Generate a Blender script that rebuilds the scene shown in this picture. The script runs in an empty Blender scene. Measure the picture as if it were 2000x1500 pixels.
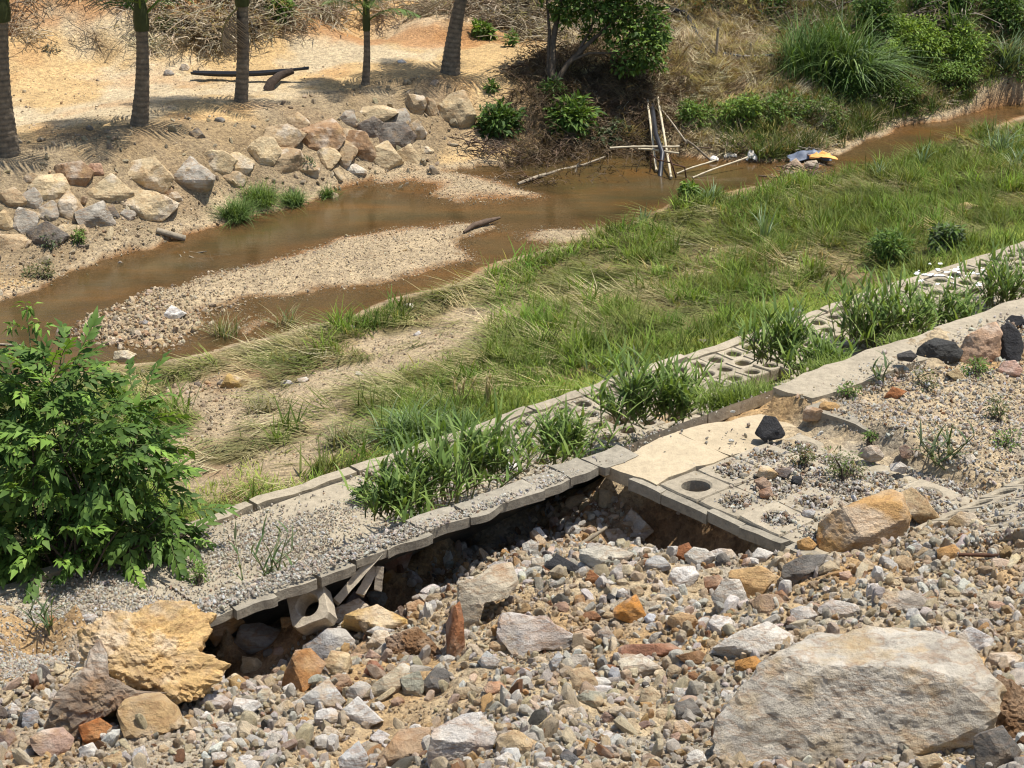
import bpy, bmesh, math, random
import numpy as np
from mathutils import Vector, Matrix
rnd = random.Random(7)
rng = np.random.default_rng(11)
R = math.radians
scene = bpy.context.scene
col = scene.collection

# ---------------------------------------------------------------- camera
PITCH, FPX, CAM_H = R(22.0), 3732.0, 9.0
cam = bpy.data.cameras.new('camera')
cam.lens = 36.0 * FPX / 2000.0
cam.sensor_width = 36.0
cam.clip_start, cam.clip_end = 0.1, 600
camo = bpy.data.objects.new('camera', cam)
col.objects.link(camo)
camo.location = (0, 0, CAM_H)
camo.rotation_euler = (R(90) - PITCH, 0, 0)
scene.camera = camo
# ---------------------------------------------------------------- daylight
TO_SUN = Vector((0.34, 0.10, 1.0)).normalized()
ELEV = math.asin(TO_SUN.z)
AZ = math.atan2(TO_SUN.x, TO_SUN.y)
world = bpy.data.worlds.new('World')
scene.world = world
world.use_nodes = True
wn = world.node_tree
wn.nodes.clear()
sky = wn.nodes.new('ShaderNodeTexSky')
sky.sky_type = 'NISHITA'
sky.sun_disc = False
sky.sun_elevation = ELEV
sky.sun_rotation = AZ
bg = wn.nodes.new('ShaderNodeBackground')
bg.inputs['Strength'].default_value = 0.125
wo = wn.nodes.new('ShaderNodeOutputWorld')
wn.links.new(sky.outputs[0], bg.inputs[0])
wn.links.new(bg.outputs[0], wo.inputs[0])
sl = bpy.data.lights.new('sun', 'SUN')
sl.energy = 4.6
sl.angle = R(0.53)
sl.color = (1.0, 0.96, 0.895)
so = bpy.data.objects.new('sun', sl)
so.rotation_euler = (-TO_SUN).to_track_quat('-Z', 'Y').to_euler()
so.location = (10, 10, 40)
col.objects.link(so)
vs = scene.view_settings
vs.view_transform = 'Standard'
vs.look = 'None'
vs.exposure = 0.54
vs.gamma = 1.0
vs.use_curve_mapping = False
scene.cycles.filter_width = 1.15
scene.cycles.max_bounces = 6
scene.cycles.diffuse_bounces = 3
scene.cycles.transparent_max_bounces = 8
scene.cycles.caustics_reflective = False
scene.cycles.caustics_refractive = False

# ---------------------------------------------------------------- measuring helpers
FWD = np.array([0, math.cos(PITCH), -math.sin(PITCH)])
UP = np.array([0, math.sin(PITCH), math.cos(PITCH)])
RIGHT = np.array([1.0, 0, 0])
CAM = np.array([0, 0, CAM_H])
TU = np.array([0.7547, 0.6561])      # along the bank
TV = np.array([-0.6561, 0.7547])     # across the stream

def ray(px, py):
    return FWD + RIGHT * (px - 1000) / FPX + UP * (750 - py) / FPX

def P(px, py, z=0.0):
    d = ray(px, py)
    return CAM + d * ((z - CAM_H) / d[2])

def D(px, py, dist):
    d = ray(px, py)
    return CAM + d / np.linalg.norm(d) * dist

def UV(x, y):
    return x * TU[0] + y * TU[1], x * TV[0] + y * TV[1]

def XY(u, v):
    return u * TU[0] + v * TV[0], u * TU[1] + v * TV[1]

def _hash(ix, iy, iz, seed):
    with np.errstate(over='ignore'):
        n = (ix.astype(np.int64) * 374761393 + iy.astype(np.int64) * 668265263 + iz.astype(np.int64) * 2147483647 + seed * 974634777) & 0xffffffff
        n = ((n ^ (n >> 13)) * 1274126177) & 0xffffffff
        n = (n ^ (n >> 16)) & 0xffffff
    return n / float(0xffffff)

def vnoise(p, seed=0):
    """value noise in [-1, 1] at points p (N,3)"""
    i = np.floor(p).astype(np.int64)
    f = p - i
    f = f * f * (3 - 2 * f)
    out = 0
    for dx in (0, 1):
        wx = f[:, 0] if dx else 1 - f[:, 0]
        for dy in (0, 1):
            wy = f[:, 1] if dy else 1 - f[:, 1]
            for dz in (0, 1):
                wz = f[:, 2] if dz else 1 - f[:, 2]
                out = out + wx * wy * wz * _hash(i[:, 0] + dx, i[:, 1] + dy, i[:, 2] + dz, seed)
    return out * 2 - 1

def fbm(p, octaves=4, seed=0, gain=0.5):
    a, s, out = 1.0, 1.0, 0
    for k in range(octaves):
        out = out + a * vnoise(p * s + 13.7 * k, seed + k)
        a *= gain
        s *= 2.03
    return out

def n2(x, y, scale, octaves=4, seed=0, gain=0.5):
    p = np.stack([np.asarray(x) * scale, np.asarray(y) * scale, np.zeros_like(np.asarray(x, float))], -1).reshape(-1, 3)
    return fbm(p, octaves, seed, gain).reshape(np.shape(x))

def sstep(a, b, x):
    t = np.clip((x - a) / (b - a), 0, 1)
    return t * t * (3 - 2 * t)

def poly(pts, z=0.0):
    return np.array([P(a, b, z)[:2] for a, b in pts])

def sdist(x, y, pg):
    """signed distance to polygon (positive inside)"""
    x = np.asarray(x, float); y = np.asarray(y, float)
    sh = x.shape
    x = x.ravel(); y = y.ravel()
    d = np.full(x.shape, 1e9)
    ins = np.zeros(x.shape, bool)
    n = len(pg)
    for i in range(n):
        ax, ay = pg[i]; bx, by = pg[(i + 1) % n]
        ex, ey = bx - ax, by - ay
        t = np.clip(((x - ax) * ex + (y - ay) * ey) / (ex * ex + ey * ey + 1e-12), 0, 1)
        d = np.minimum(d, (x - ax - t * ex) ** 2 + (y - ay - t * ey) ** 2)
        c = (ay > y) != (by > y)
        ins ^= c & (x < ex * (y - ay) / (ey + 1e-12) + ax)
    d = np.sqrt(d)
    return np.where(ins, d, -d).reshape(sh)

class RBF:
    def __init__(s, pts, vals):
        s.p = np.array(pts, float)
        n = len(s.p)
        A = np.zeros((n + 3, n + 3))
        A[:n, :n] = np.linalg.norm(s.p[:, None] - s.p[None], axis=2)
        A[:n, n] = 1; A[:n, n + 1:] = s.p * 0.02
        A[n:, :n] = A[:n, n:].T
        b = np.zeros(n + 3); b[:n] = vals
        s.w = np.linalg.lstsq(A, b, rcond=None)[0]
    def __call__(s, x, y):
        x = np.asarray(x, float); y = np.asarray(y, float)
        sh = x.shape
        q = np.stack([x.ravel(), y.ravel()], -1)
        out = np.empty(len(q))
        n = len(s.p)
        for a in range(0, len(q), 20000):
            c = q[a:a + 20000]
            dd = np.sqrt(((c[:, None] - s.p[None]) ** 2).sum(2))
            out[a:a + 20000] = dd @ s.w[:n] + s.w[n] + c @ s.w[n + 1:] * 0.02
        return out.reshape(sh)

# ---------------------------------------------------------------- the lie of the land
FAR_SHORE = [(-260, 640), (-120, 615), (0, 590), (60, 568), (130, 540), (200, 510), (300, 482), (400, 448), (470, 428), (540, 408), (620, 388), (665, 370),
             (720, 352), (770, 338), (850, 334), (930, 330), (1000, 316), (1080, 302), (1190, 293), (1300, 302), (1400, 312), (1500, 318), (1560, 312), (1640, 302), (1690, 276),
             (1740, 254), (1800, 240), (1900, 222), (2000, 197), (2120, 168), (2260, 140)]
NEAR_SHORE = [(2260, 172), (2120, 200), (2000, 232), (1930, 250), (1850, 276), (1780, 305), (1700, 335), (1600, 352), (1500, 362), (1400, 376), (1320, 392), (1240, 430),
              (1150, 470), (1060, 492), (980, 508), (900, 546), (800, 576), (700, 610), (600, 634), (520, 660), (430, 682), (330, 702), (230, 715), (100, 738), (0, 752), (-260, 800)]
WATER = poly(FAR_SHORE + NEAR_SHORE)
BARS = [poly(b) for b in (
    [(150, 648), (210, 612), (300, 575), (390, 543), (470, 520), (560, 500), (640, 478), (720, 460), (800, 446), (880, 436), (950, 435), (985, 441), (915, 455), (885, 480),
     (905, 505), (870, 520), (800, 540), (740, 553), (660, 562), (560, 574), (480, 592), (410, 606), (385, 640), (330, 668), (290, 680), (210, 672)],
    [(1005, 452), (1060, 441), (1140, 441), (1200, 448), (1175, 466), (1100, 474), (1030, 470)],
    [(690, 346), (770, 330), (850, 333), (930, 346), (985, 360), (1040, 381), (960, 388), (890, 390), (850, 378), (860, 358), (800, 352), (740, 362)],
    [(1520, 322), (1560, 312), (1600, 312), (1640, 322), (1590, 335), (1600, 352), (1580, 362), (1540, 362), (1525, 345)],
    [(440, 640), (500, 618), (560, 612), (540, 640), (480, 655)],
)]

pts, vals = [], []
def add(x, y, z):
    pts.append((x, y)); vals.append(z)
def addp(px, py, z):
    q = P(px, py, z); add(q[0], q[1], z)
def addd(px, py, d):
    q = D(px, py, d); add(q[0], q[1], q[2])
for u in np.arange(-2, 36, 1.0):
    x, y = XY(u, 14.6); add(x, y, 0.66)
    x, y = XY(u, 15.4); add(x, y, 0.52)
for a in FAR_SHORE + NEAR_SHORE:
    addp(a[0], a[1], 0.02)
for a in [(0, 500, .14), (100, 500, .12), (0, 470, .3), (200, 455, .28), (300, 432, .25), (400, 415, .15), (500, 385, .15), (600, 350, .25),
          (0, 345, 1.0), (100, 332, 1.0), (200, 318, 1.0), (300, 302, 1.0), (400, 280, 1.0), (500, 250, 1.0), (600, 222, 1.0), (700, 197, 1.0), (800, 182, 1.0), (900, 175, .95), (960, 188, .8),
          (-150, 380, 1.0), (-150, 200, 1.1), (-150, 500, .3),
          (950, 250, .35), (1040, 200, .8), (1040, 265, .25), (1110, 225, .5), (1200, 225, .45), (1250, 180, .8), (1300, 240, .3), (1360, 200, .55), (1400, 150, .9), (1500, 180, .65), (1500, 260, .25),
          (1600, 200, .5), (1700, 180, .55), (1800, 170, .5), (1900, 150, .6), (2000, 120, .8), (2120, 90, .9),
          (0, 250, 1.05), (0, 160, 1.1), (0, 110, 1.18), (200, 200, 1.05), (200, 115, 1.18), (400, 180, 1.05), (400, 112, 1.18), (600, 150, 1.05), (600, 100, 1.15), (700, 90, 1.18), (800, 130, 1.05),
          (800, 72, 1.22), (900, 120, 1.05), (950, 62, 1.25), (1000, 110, 1.1), (1060, 160, .98), (1150, 120, 1.08), (1300, 115, 1.05), (1400, 85, 1.25), (1540, 125, .95)]:
    addp(*a)
for a in [(-150, 62, 37.6), (0, 62, 37.5), (200, 66, 37.4), (400, 66, 37.5), (560, 60, 38.0), (-150, 0, 38.3), (0, 0, 38.2), (200, 0, 38.2), (400, 0, 38.4), (560, 10, 38.8), (700, 40, 39.5), (850, 35, 40.2),
          (700, 0, 40.2), (850, 0, 40.9), (1000, 25, 40.5), (1000, -10, 41.2), (1150, 40, 40.2), (1400, 50, 38.9), (1400, 0, 39.6), (1540, 60, 38.8), (1700, 100, 38.6), (1700, 0, 40.0),
          (1850, 90, 39.2), (1850, 0, 40.8), (2000, 60, 40.5), (2000, 0, 41.5), (2150, 0, 42)]:
    addd(*a)
for an in np.linspace(-30, 30, 9):
    for dd, z in ((46, 5.5), (54, 10.5), (64, 16), (76, 21)):
        add(dd * math.sin(R(an)), dd * math.cos(R(an)) + 1, z)
FARZ = RBF(pts, vals)

def near_profile(u, v):
    rev = np.interp(v, [10.2, 10.38, 12.4, 30], [2.45, 2.43, 0.71, 0.71])
    ramp_ = np.interp(v, [9.8, 13.9, 14.6, 30], [2.42, 0.86, 0.74, 0.7])
    k = sstep(5.2, 6.1, u)
    rev = rev * k + ramp_ * (1 - k)
    berm = 2.46 + 0.17 * sstep(11.75, 11.95, u)
    hill = 2.62 + 0.45 * (7.5 - v)
    z = np.where(v > 10.2, rev, np.where(v > 7.6, berm, np.maximum(hill, berm)))
    return z

npts, nvals = [], []
def nadd_uv(u, v, off):
    x, y = XY(u, v); npts.append((x, y)); nvals.append(off)
def nadd(px, py, z):
    q = P(px, py, z); u, v = UV(q[0], q[1])
    npts.append((q[0], q[1])); nvals.append(z - float(near_profile(np.array(u), np.array(v))))
for u in np.arange(-3, 36, 1.5):
    nadd_uv(u, 14.6, 0); nadd_uv(u, 12.7, 0)
    if not 5.2 < u < 10.2:
        nadd_uv(u, 11.6, 0.03)
for u in np.arange(5.4, 10.3, 0.6):
    nadd_uv(u, 11.55, 0)
for u in (10.45, 11.0, 11.6, 12.2, 13, 14, 15.5, 17, 19, 22, 26):
    for v in (7.9, 8.6, 9.3, 9.9, 10.5):
        if u < 14 or v > 9:
            nadd_uv(u, v, 0)
for u in np.arange(6.3, 9.7, .55):
    k_ = float(sstep(8.0, 8.8, np.array(u))); nadd_uv(u, 10.75, -.75 + .36 * k_); nadd_uv(u, 10.25, -.72 + .38 * k_)
for v in (8.4, 8.9, 9.4, 9.8):
    nadd_uv(9.98, v, -0.62)
for u in (14, 16, 18, 22, 26):
    nadd_uv(u, 6.5, 0.0); nadd_uv(u, 4, 0.0)
for a in [(0, 1190, 2.12), (150, 1175, 2.15), (-200, 1190, 2.0), (0, 1500, 2.72), (300, 1500, 2.85), (700, 1500, 3.1), (1000, 1500, 3.3), (1400, 1500, 3.5), (1700, 1500, 3.65), (2000, 1500, 3.85), (2200, 1500, 4.0),
          (-200, 1500, 2.6), (0, 1680, 3.1), (1000, 1680, 3.75), (2000, 1680, 4.4), (0, 1950, 3.6), (1000, 1950, 4.4), (2000, 1950, 5.2), (1000, 2500, 5.6), (0, 2500, 4.9), (2000, 2500, 6.3),
          (0, 1340, 2.4), (250, 1330, 2.5), (500, 1350, 2.62), (700, 1330, 2.68), (1000, 1350, 2.85), (1300, 1350, 2.98), (1600, 1350, 3.2), (1950, 1300, 3.35), (2150, 1300, 3.5),
          (0, 1240, 2.18), (300, 1230, 2.3), (440, 1222, 2.05), (560, 1226, 2.0), (600, 1210, 2.1), (690, 1180, 2.05), (700, 1212, 2.05), (840, 1180, 2.1), (930, 1152, 2.25), (1100, 1160, 2.6), (1400, 1180, 2.8), (1700, 1130, 2.9), (1850, 1060, 2.95), (2000, 1110, 3.12), (2150, 1080, 3.2),
          (760, 1120, 1.85), (830, 1060, 1.75), (850, 1030, 2.0), (900, 1095, 1.5), (830, 1105, 1.55), (930, 1020, 1.8), (960, 1100, 1.72), (1000, 990, 1.85), (1050, 1060, 2.1), (1060, 1000, 1.95), (1150, 950, 1.85),
          (1150, 1030, 2.12), (1150, 1080, 2.34), (1250, 950, 1.9), (1250, 1020, 2.15), (1250, 1085, 2.32), (1330, 1010, 2.14), (1400, 1040, 2.15), (1400, 1090, 2.48), (1480, 1060, 2.3), (1500, 1095, 2.58), (1590, 1090, 2.72)]:
    nadd(*a)
NEARZ = RBF(npts, nvals)

def rough(x, y, v):
    near = 1 - sstep(10.5, 11.5, v)
    r = n2(x, y, 1.3, 3, 3) * (0.05 * near + 0.03)
    r = r + n2(x, y, 6.0, 3, 5) * (0.03 * near + 0.012)
    return r

def height_exact(x, y):
    u, v = UV(x, y)
    zf = FARZ(x, y)
    zn = near_profile(u, v) + NEARZ(x, y)
    z = np.where(v > 14.6, zf, np.minimum(zn, 20))
    z = np.where((v > 14.6) & (v < 15.0), np.minimum(z, 0.7), z)
    sd = sdist(x, y, WATER) + n2(x, y, 1.7, 3, 21) * 0.13
    bar = np.full(np.shape(x), -9.0)
    for b in BARS:
        bar = np.maximum(bar, sdist(x, y, b))
    bar = bar + n2(x, y, 1.6, 4, 22) * 0.17
    far = v > 14.6
    bed = -np.clip(sd * 0.22, 0, 0.34)
    bed = np.maximum(bed, np.clip(bar * 0.16, -0.4, 0.09))
    z = np.where(far & (sd > 0), bed, np.where(far, np.maximum(z, np.clip(-sd * 0.25, 0.0, 0.04)), z))
    r = rough(x, y, v)
    damp = np.where(far, 0.15 + 0.85 * sstep(0.0, 1.0, -sd), 1.0)
    damp = np.where(far & (sd > 0), 0.35, damp)
    z = z + r * damp
    hill = sstep(36.5, 39, np.hypot(x, y))
    z = z + hill * n2(x, y, 0.7, 4, 9) * 0.35
    return z, sd, bar, u, v

NA, NR = 600, 860
A0, A1, R0, R1 = R(-30), R(30), 4.5, 78.0
ang = np.linspace(A0, A1, NA)
rad = np.exp(np.linspace(math.log(R0), math.log(R1), NR))
GX = rad[:, None] * np.sin(ang)[None]
GY = rad[:, None] * np.cos(ang)[None]
GZ, SD, BAR, GU, GV = height_exact(GX, GY)

def H(x, y):
    """ground height, read off the sheet itself"""
    x = np.asarray(x, float); y = np.asarray(y, float)
    a = np.clip((np.arctan2(x, y) - A0) / (A1 - A0) * (NA - 1), 0, NA - 1.001)
    r = np.clip((np.log(np.maximum(np.hypot(x, y), R0)) - math.log(R0)) / (math.log(R1 / R0)) * (NR - 1), 0, NR - 1.001)
    i, j = r.astype(int), a.astype(int)
    f, g = r - i, a - j
    return (GZ[i, j] * (1 - f) * (1 - g) + GZ[i + 1, j] * f * (1 - g) + GZ[i, j + 1] * (1 - f) * g + GZ[i + 1, j + 1] * f * g)

_T = np.linspace(5, 62, 4000)
def G(px, py):
    """where the line of sight through a photo pixel meets the ground"""
    d = ray(px, py)
    q = CAM[None] + d[None] * _T[:, None]
    below = q[:, 2] < H(q[:, 0], q[:, 1])
    k = int(np.argmax(below)) if below.any() else len(_T) - 1
    return q[k]

def GS(px, py):
    """as G, but stops at the concrete and gravel tops that lie over the ground sheet"""
    for z, u0, u1, v0, v1 in ((2.77, 11.92, 26, 9.6, 10.22), (2.62, 9.8, 11.9, 7.6, 10.22), (.87, 2.6, 24, 12.6, 14.5)):
        q = P(px, py, z); u, v = UV(q[0], q[1])
        if u0 < u < u1 and v0 < v < v1: return q
    return G(px, py)

def depth(p):
    return float(np.dot(FWD, np.asarray(p) - CAM))

def mpp(p):
    return depth(p) / FPX

def to_px(p):
    q = np.asarray(p) - CAM
    d = q @ FWD
    return 1000 + FPX * (q @ RIGHT) / d, 750 - FPX * (q @ UP) / d

# ---------------------------------------------------------------- mesh and property helpers
def mesh_np(name, v, f, mat=None, smooth=True, attrs=None):
    """v (N,3), f (M,k) array or list of arrays"""
    me = bpy.data.meshes.new(name)
    v = np.asarray(v, np.float32)
    fl = f if isinstance(f, list) else [f]
    fl = [np.asarray(a, np.int32) for a in fl if len(a)]
    loops = np.concatenate([a.ravel() for a in fl])
    sizes = np.concatenate([np.full(len(a), a.shape[1], np.int32) for a in fl])
    me.vertices.add(len(v)); me.vertices.foreach_set('co', v.ravel())
    me.loops.add(len(loops)); me.loops.foreach_set('vertex_index', loops)
    me.polygons.add(len(sizes))
    st = np.concatenate([[0], np.cumsum(sizes)[:-1]]).astype(np.int32)
    me.polygons.foreach_set('loop_start', st)
    me.polygons.foreach_set('use_smooth', np.full(len(sizes), smooth, bool))
    me.update(calc_edges=True)
    for k, (typ, arr) in (attrs or {}).items():
        at = me.attributes.new(k, typ, 'POINT')
        arr = np.asarray(arr, np.float32)
        if typ == 'FLOAT_COLOR':
            if arr.shape[1] == 3:
                arr = np.concatenate([arr, np.ones((len(arr), 1), np.float32)], 1)
            at.data.foreach_set('color', arr.ravel())
        elif typ == 'FLOAT_VECTOR':
            at.data.foreach_set('vector', arr.ravel())
        else:
            at.data.foreach_set('value', arr.ravel())
    if mat: me.materials.append(mat)
    return me

def link(name, data, parent=None, loc=None, rot=None):
    o = bpy.data.objects.new(name, data)
    col.objects.link(o)
    if parent is not None: o.parent = parent
    if loc is not None: o.location = [float(c) for c in loc]
    if rot is not None: o.rotation_euler = rot
    return o

def tag(o, label=None, cat=None, group=None, kind=None):
    if label: o['label'] = label
    if cat: o['category'] = cat
    if group: o['group'] = group
    if kind: o['kind'] = kind
    return o

def thing(name, label, cat, loc=(0, 0, 0), group=None):
    o = link(name, None, loc=loc)
    o.empty_display_size = 0.1
    return tag(o, label, cat, group)

class MB:
    def __init__(s):
        s.v, s.q, s.t, s.c, s.n = [], [], [], [], 0
    def add(s, v, f, c=None):
        v = np.asarray(v, float).reshape(-1, 3)
        f = np.asarray(f, int)
        s.v.append(v)
        (s.q if f.shape[1] == 4 else s.t).append(f + s.n)
        s.c.append(np.tile(np.asarray(c if c is not None else (1, 1, 1), float), (len(v), 1)))
        s.n += len(v)
    def tube(s, path, radii, n=7, c=None, cap=True):
        path = np.asarray(path, float)
        m = len(path)
        radii = np.broadcast_to(np.asarray(radii, float), (m,))
        tan = np.gradient(path, axis=0)
        tan /= np.linalg.norm(tan, axis=1)[:, None] + 1e-9
        ref = np.array([0, 0, 1.0]) if abs(tan[0][2]) < 0.9 else np.array([1.0, 0, 0])
        rings = []
        for i in range(m):
            a = np.cross(tan[i], ref); a /= np.linalg.norm(a) + 1e-9
            b = np.cross(tan[i], a)
            th = np.arange(n) * 2 * math.pi / n
            rings.append(path[i] + radii[i] * (np.cos(th)[:, None] * a + np.sin(th)[:, None] * b))
        v = np.concatenate(rings)
        f = [(i * n + k, i * n + (k + 1) % n, (i + 1) * n + (k + 1) % n, (i + 1) * n + k) for i in range(m - 1) for k in range(n)]
        s.add(v, f, c)
        if cap:
            for i0, cc in ((0, path[0]), ((m - 1) * n, path[-1])):
                ring = v[i0:i0 + n]
                s.add(np.concatenate([ring, [cc]]), [(k, (k + 1) % n, n) for k in range(n)], c)
    def box(s, cen, half, rot=None, c=None):
        k = np.array([(x, y, z) for x in (-1, 1) for y in (-1, 1) for z in (-1, 1)], float) * np.asarray(half)
        if rot is not None: k = k @ np.asarray(rot).T
        s.add(k + np.asarray(cen), [(0, 1, 3, 2), (4, 6, 7, 5), (0, 4, 5, 1), (2, 3, 7, 6), (0, 2, 6, 4), (1, 5, 7, 3)], c)
    def ribbon(s, pts, widths, side, c=None, c2=None):
        """a blade: centre line, half widths and side vector(s)"""
        pts = np.asarray(pts, float)
        w = np.asarray(widths, float)[:, None]
        side = np.broadcast_to(np.asarray(side, float), pts.shape)
        v = np.empty((len(pts) * 2, 3))
        v[0::2] = pts - side * w
        v[1::2] = pts + side * w
        f = [(2 * i, 2 * i + 1, 2 * i + 3, 2 * i + 2) for i in range(len(pts) - 1)]
        n0 = s.n
        s.add(v, f, c)
        if c2 is not None:
            t = np.repeat(np.linspace(0, 1, len(pts)), 2)[:, None]
            s.c[-1] = np.asarray(c) * (1 - t) + np.asarray(c2) * t
    def mesh(s, name, mat, smooth=True, origin=None):
        v = np.concatenate(s.v)
        if origin is not None: v = v - np.asarray(origin)
        fl = []
        if s.q: fl.append(np.concatenate(s.q))
        if s.t: fl.append(np.concatenate(s.t))
        return mesh_np(name, v, fl, mat, smooth, {'tint': ('FLOAT_COLOR', np.concatenate(s.c))})
    def build(s, name, mat, parent=None, smooth=True, origin=None):
        loc = origin if parent is None else None
        return link(name, s.mesh(name, mat, smooth, origin), parent, loc)

# ---------------------------------------------------------------- material helpers
def new_mat(name):
    m = bpy.data.materials.new(name)
    m.use_nodes = True
    nt = m.node_tree
    b = nt.nodes['Principled BSDF']
    b.inputs['Roughness'].default_value = 0.85
    b.inputs['Specular IOR Level'].default_value = 0.25
    return m, nt, b

def N(nt, typ, **kw):
    n = nt.nodes.new(typ)
    for k, v in kw.items():
        if k in n.inputs: n.inputs[k].default_value = v
        else: setattr(n, k, v)
    return n

def noise(nt, vec, scale, detail=4.0, rough_=0.6):
    n = N(nt, 'ShaderNodeTexNoise', Scale=scale, Detail=detail, Roughness=rough_)
    if vec is not None: nt.links.new(vec, n.inputs['Vector'])
    return n.outputs['Fac']

def ramp(nt, fac, stops):
    r = N(nt, 'ShaderNodeValToRGB')
    e = r.color_ramp.elements
    while len(e) < len(stops): e.new(0.5)
    for el, (p, c) in zip(e, stops):
        el.position = p
        el.color = (*c, 1) if len(c) == 3 else c
    nt.links.new(fac, r.inputs[0])
    return r.outputs[0]

def mixc(nt, fac, a, b, mode='MIX'):
    m = N(nt, 'ShaderNodeMix', data_type='RGBA', blend_type=mode)
    for sock, v in ((m.inputs[0], fac), (m.inputs[6], a), (m.inputs[7], b)):
        if isinstance(v, bpy.types.NodeSocket): nt.links.new(v, sock)
        else: sock.default_value = v if not isinstance(v, tuple) or len(v) == 4 else (*v, 1)
    return m.outputs[2]

def bump(nt, b, h, strength, dist, prev=None):
    n = N(nt, 'ShaderNodeBump', Strength=strength, Distance=dist)
    nt.links.new(h, n.inputs['Height'])
    if prev is not None: nt.links.new(prev, n.inputs['Normal'])
    nt.links.new(n.outputs[0], b.inputs['Normal'])
    return n.outputs[0]

def coord(nt, kind='Object'):
    return N(nt, 'ShaderNodeTexCoord').outputs[kind]

def mat_plain(name, c, rough_=0.85, var=0.25, scale=8, bstr=0.4, bdist=0.01, spec=0.25):
    m, nt, b = new_mat(name)
    v = coord(nt)
    f = noise(nt, v, scale, 5)
    lo = tuple(k * (1 - var) for k in c); hi = tuple(min(1, k * (1 + var)) for k in c)
    nt.links.new(ramp(nt, f, [(0.3, lo), (0.7, hi)]), b.inputs['Base Color'])
    b.inputs['Roughness'].default_value = rough_
    b.inputs['Specular IOR Level'].default_value = spec
    bump(nt, b, noise(nt, v, scale * 5, 6), bstr, bdist)
    return m

def mat_attr(name, attr='tint', rough_=0.7, var=0.2, scale=9.0, transl=0.0, spec=0.25, inst=False, bstr=0.0, bdist=0.01):
    m, nt, b = new_mat(name)
    a = N(nt, 'ShaderNodeAttribute', attribute_name=attr)
    if inst: a.attribute_type = 'INSTANCER'
    v = coord(nt)
    f = noise(nt, v, scale, 4)
    g = ramp(nt, f, [(0.25, (1 - var,) * 3), (0.75, (1 + var,) * 3)])
    c = mixc(nt, 1.0, a.outputs['Color'], g, 'MULTIPLY')
    nt.links.new(c, b.inputs['Base Color'])
    b.inputs['Roughness'].default_value = rough_
    b.inputs['Specular IOR Level'].default_value = spec
    if bstr: bump(nt, b, noise(nt, v, scale * 4, 5), bstr, bdist)
    if transl:
        t = N(nt, 'ShaderNodeBsdfTranslucent')
        tc = mixc(nt, 1.0, c, (1.0, 1.0, 0.45, 1), 'MULTIPLY')
        nt.links.new(tc, t.inputs[0])
        ms = N(nt, 'ShaderNodeMixShader')
        ms.inputs[0].default_value = transl
        nt.links.new(b.outputs[0], ms.inputs[1]); nt.links.new(t.outputs[0], ms.inputs[2])
        nt.links.new(ms.outputs[0], nt.nodes['Material Output'].inputs[0])
    return m
# ---------------------------------------------------------------- ground sheet
def srgb(r, g, b):
    return np.array([((c / 255 + 0.055) / 1.055) ** 2.4 if c > 10 else c / 255 / 12.92 for c in (r, g, b)])

SAND = np.array([.56, .385, .185]); SAND_PALE = np.array([.54, .43, .27]); ORANGE = np.array([.38, .18, .065])
GRAVEL = np.array([.44, .34, .21]); SOIL = np.array([.23, .165, .085]); DEBRIS = np.array([.48, .375, .235])
WALL = np.array([.34, .215, .115]); BED = np.array([.20, .11, .045]); GREY = np.array([.36, .33, .27]); STRAW = np.array([.30, .22, .11])
GSOIL = np.array([.15, .125, .05])
BARE = [poly(b, 0.25) for b in ([(290, 960), (320, 880), (345, 800), (420, 730), (560, 742), (690, 690), (800, 640), (1000, 560), (1060, 575), (960, 620), (900, 680), (780, 720), (660, 790), (590, 845), (440, 890), (330, 950)],
                                [(560, 985), (640, 930), (720, 880), (680, 860), (560, 900), (420, 960), (400, 1000)])]

RIPZONE = poly([(-40, 480), (-40, 355), (120, 330), (300, 305), (480, 290), (600, 235), (760, 205), (870, 195), (910, 230), (840, 290), (760, 325), (640, 330), (520, 335), (420, 350), (340, 410), (220, 440), (100, 480)], .6)
ROOTY_SHADE = poly([(1020, 190), (1110, 160), (1290, 140), (1310, 200), (1290, 292), (1100, 300), (1010, 285)], .5)
def bare_field(x, y):
    b = np.full(np.shape(x), -9.0)
    for pgn in BARE: b = np.maximum(b, sdist(x, y, pgn))
    return b + n2(x, y, 1.5, 4, 31) * 0.5

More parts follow.
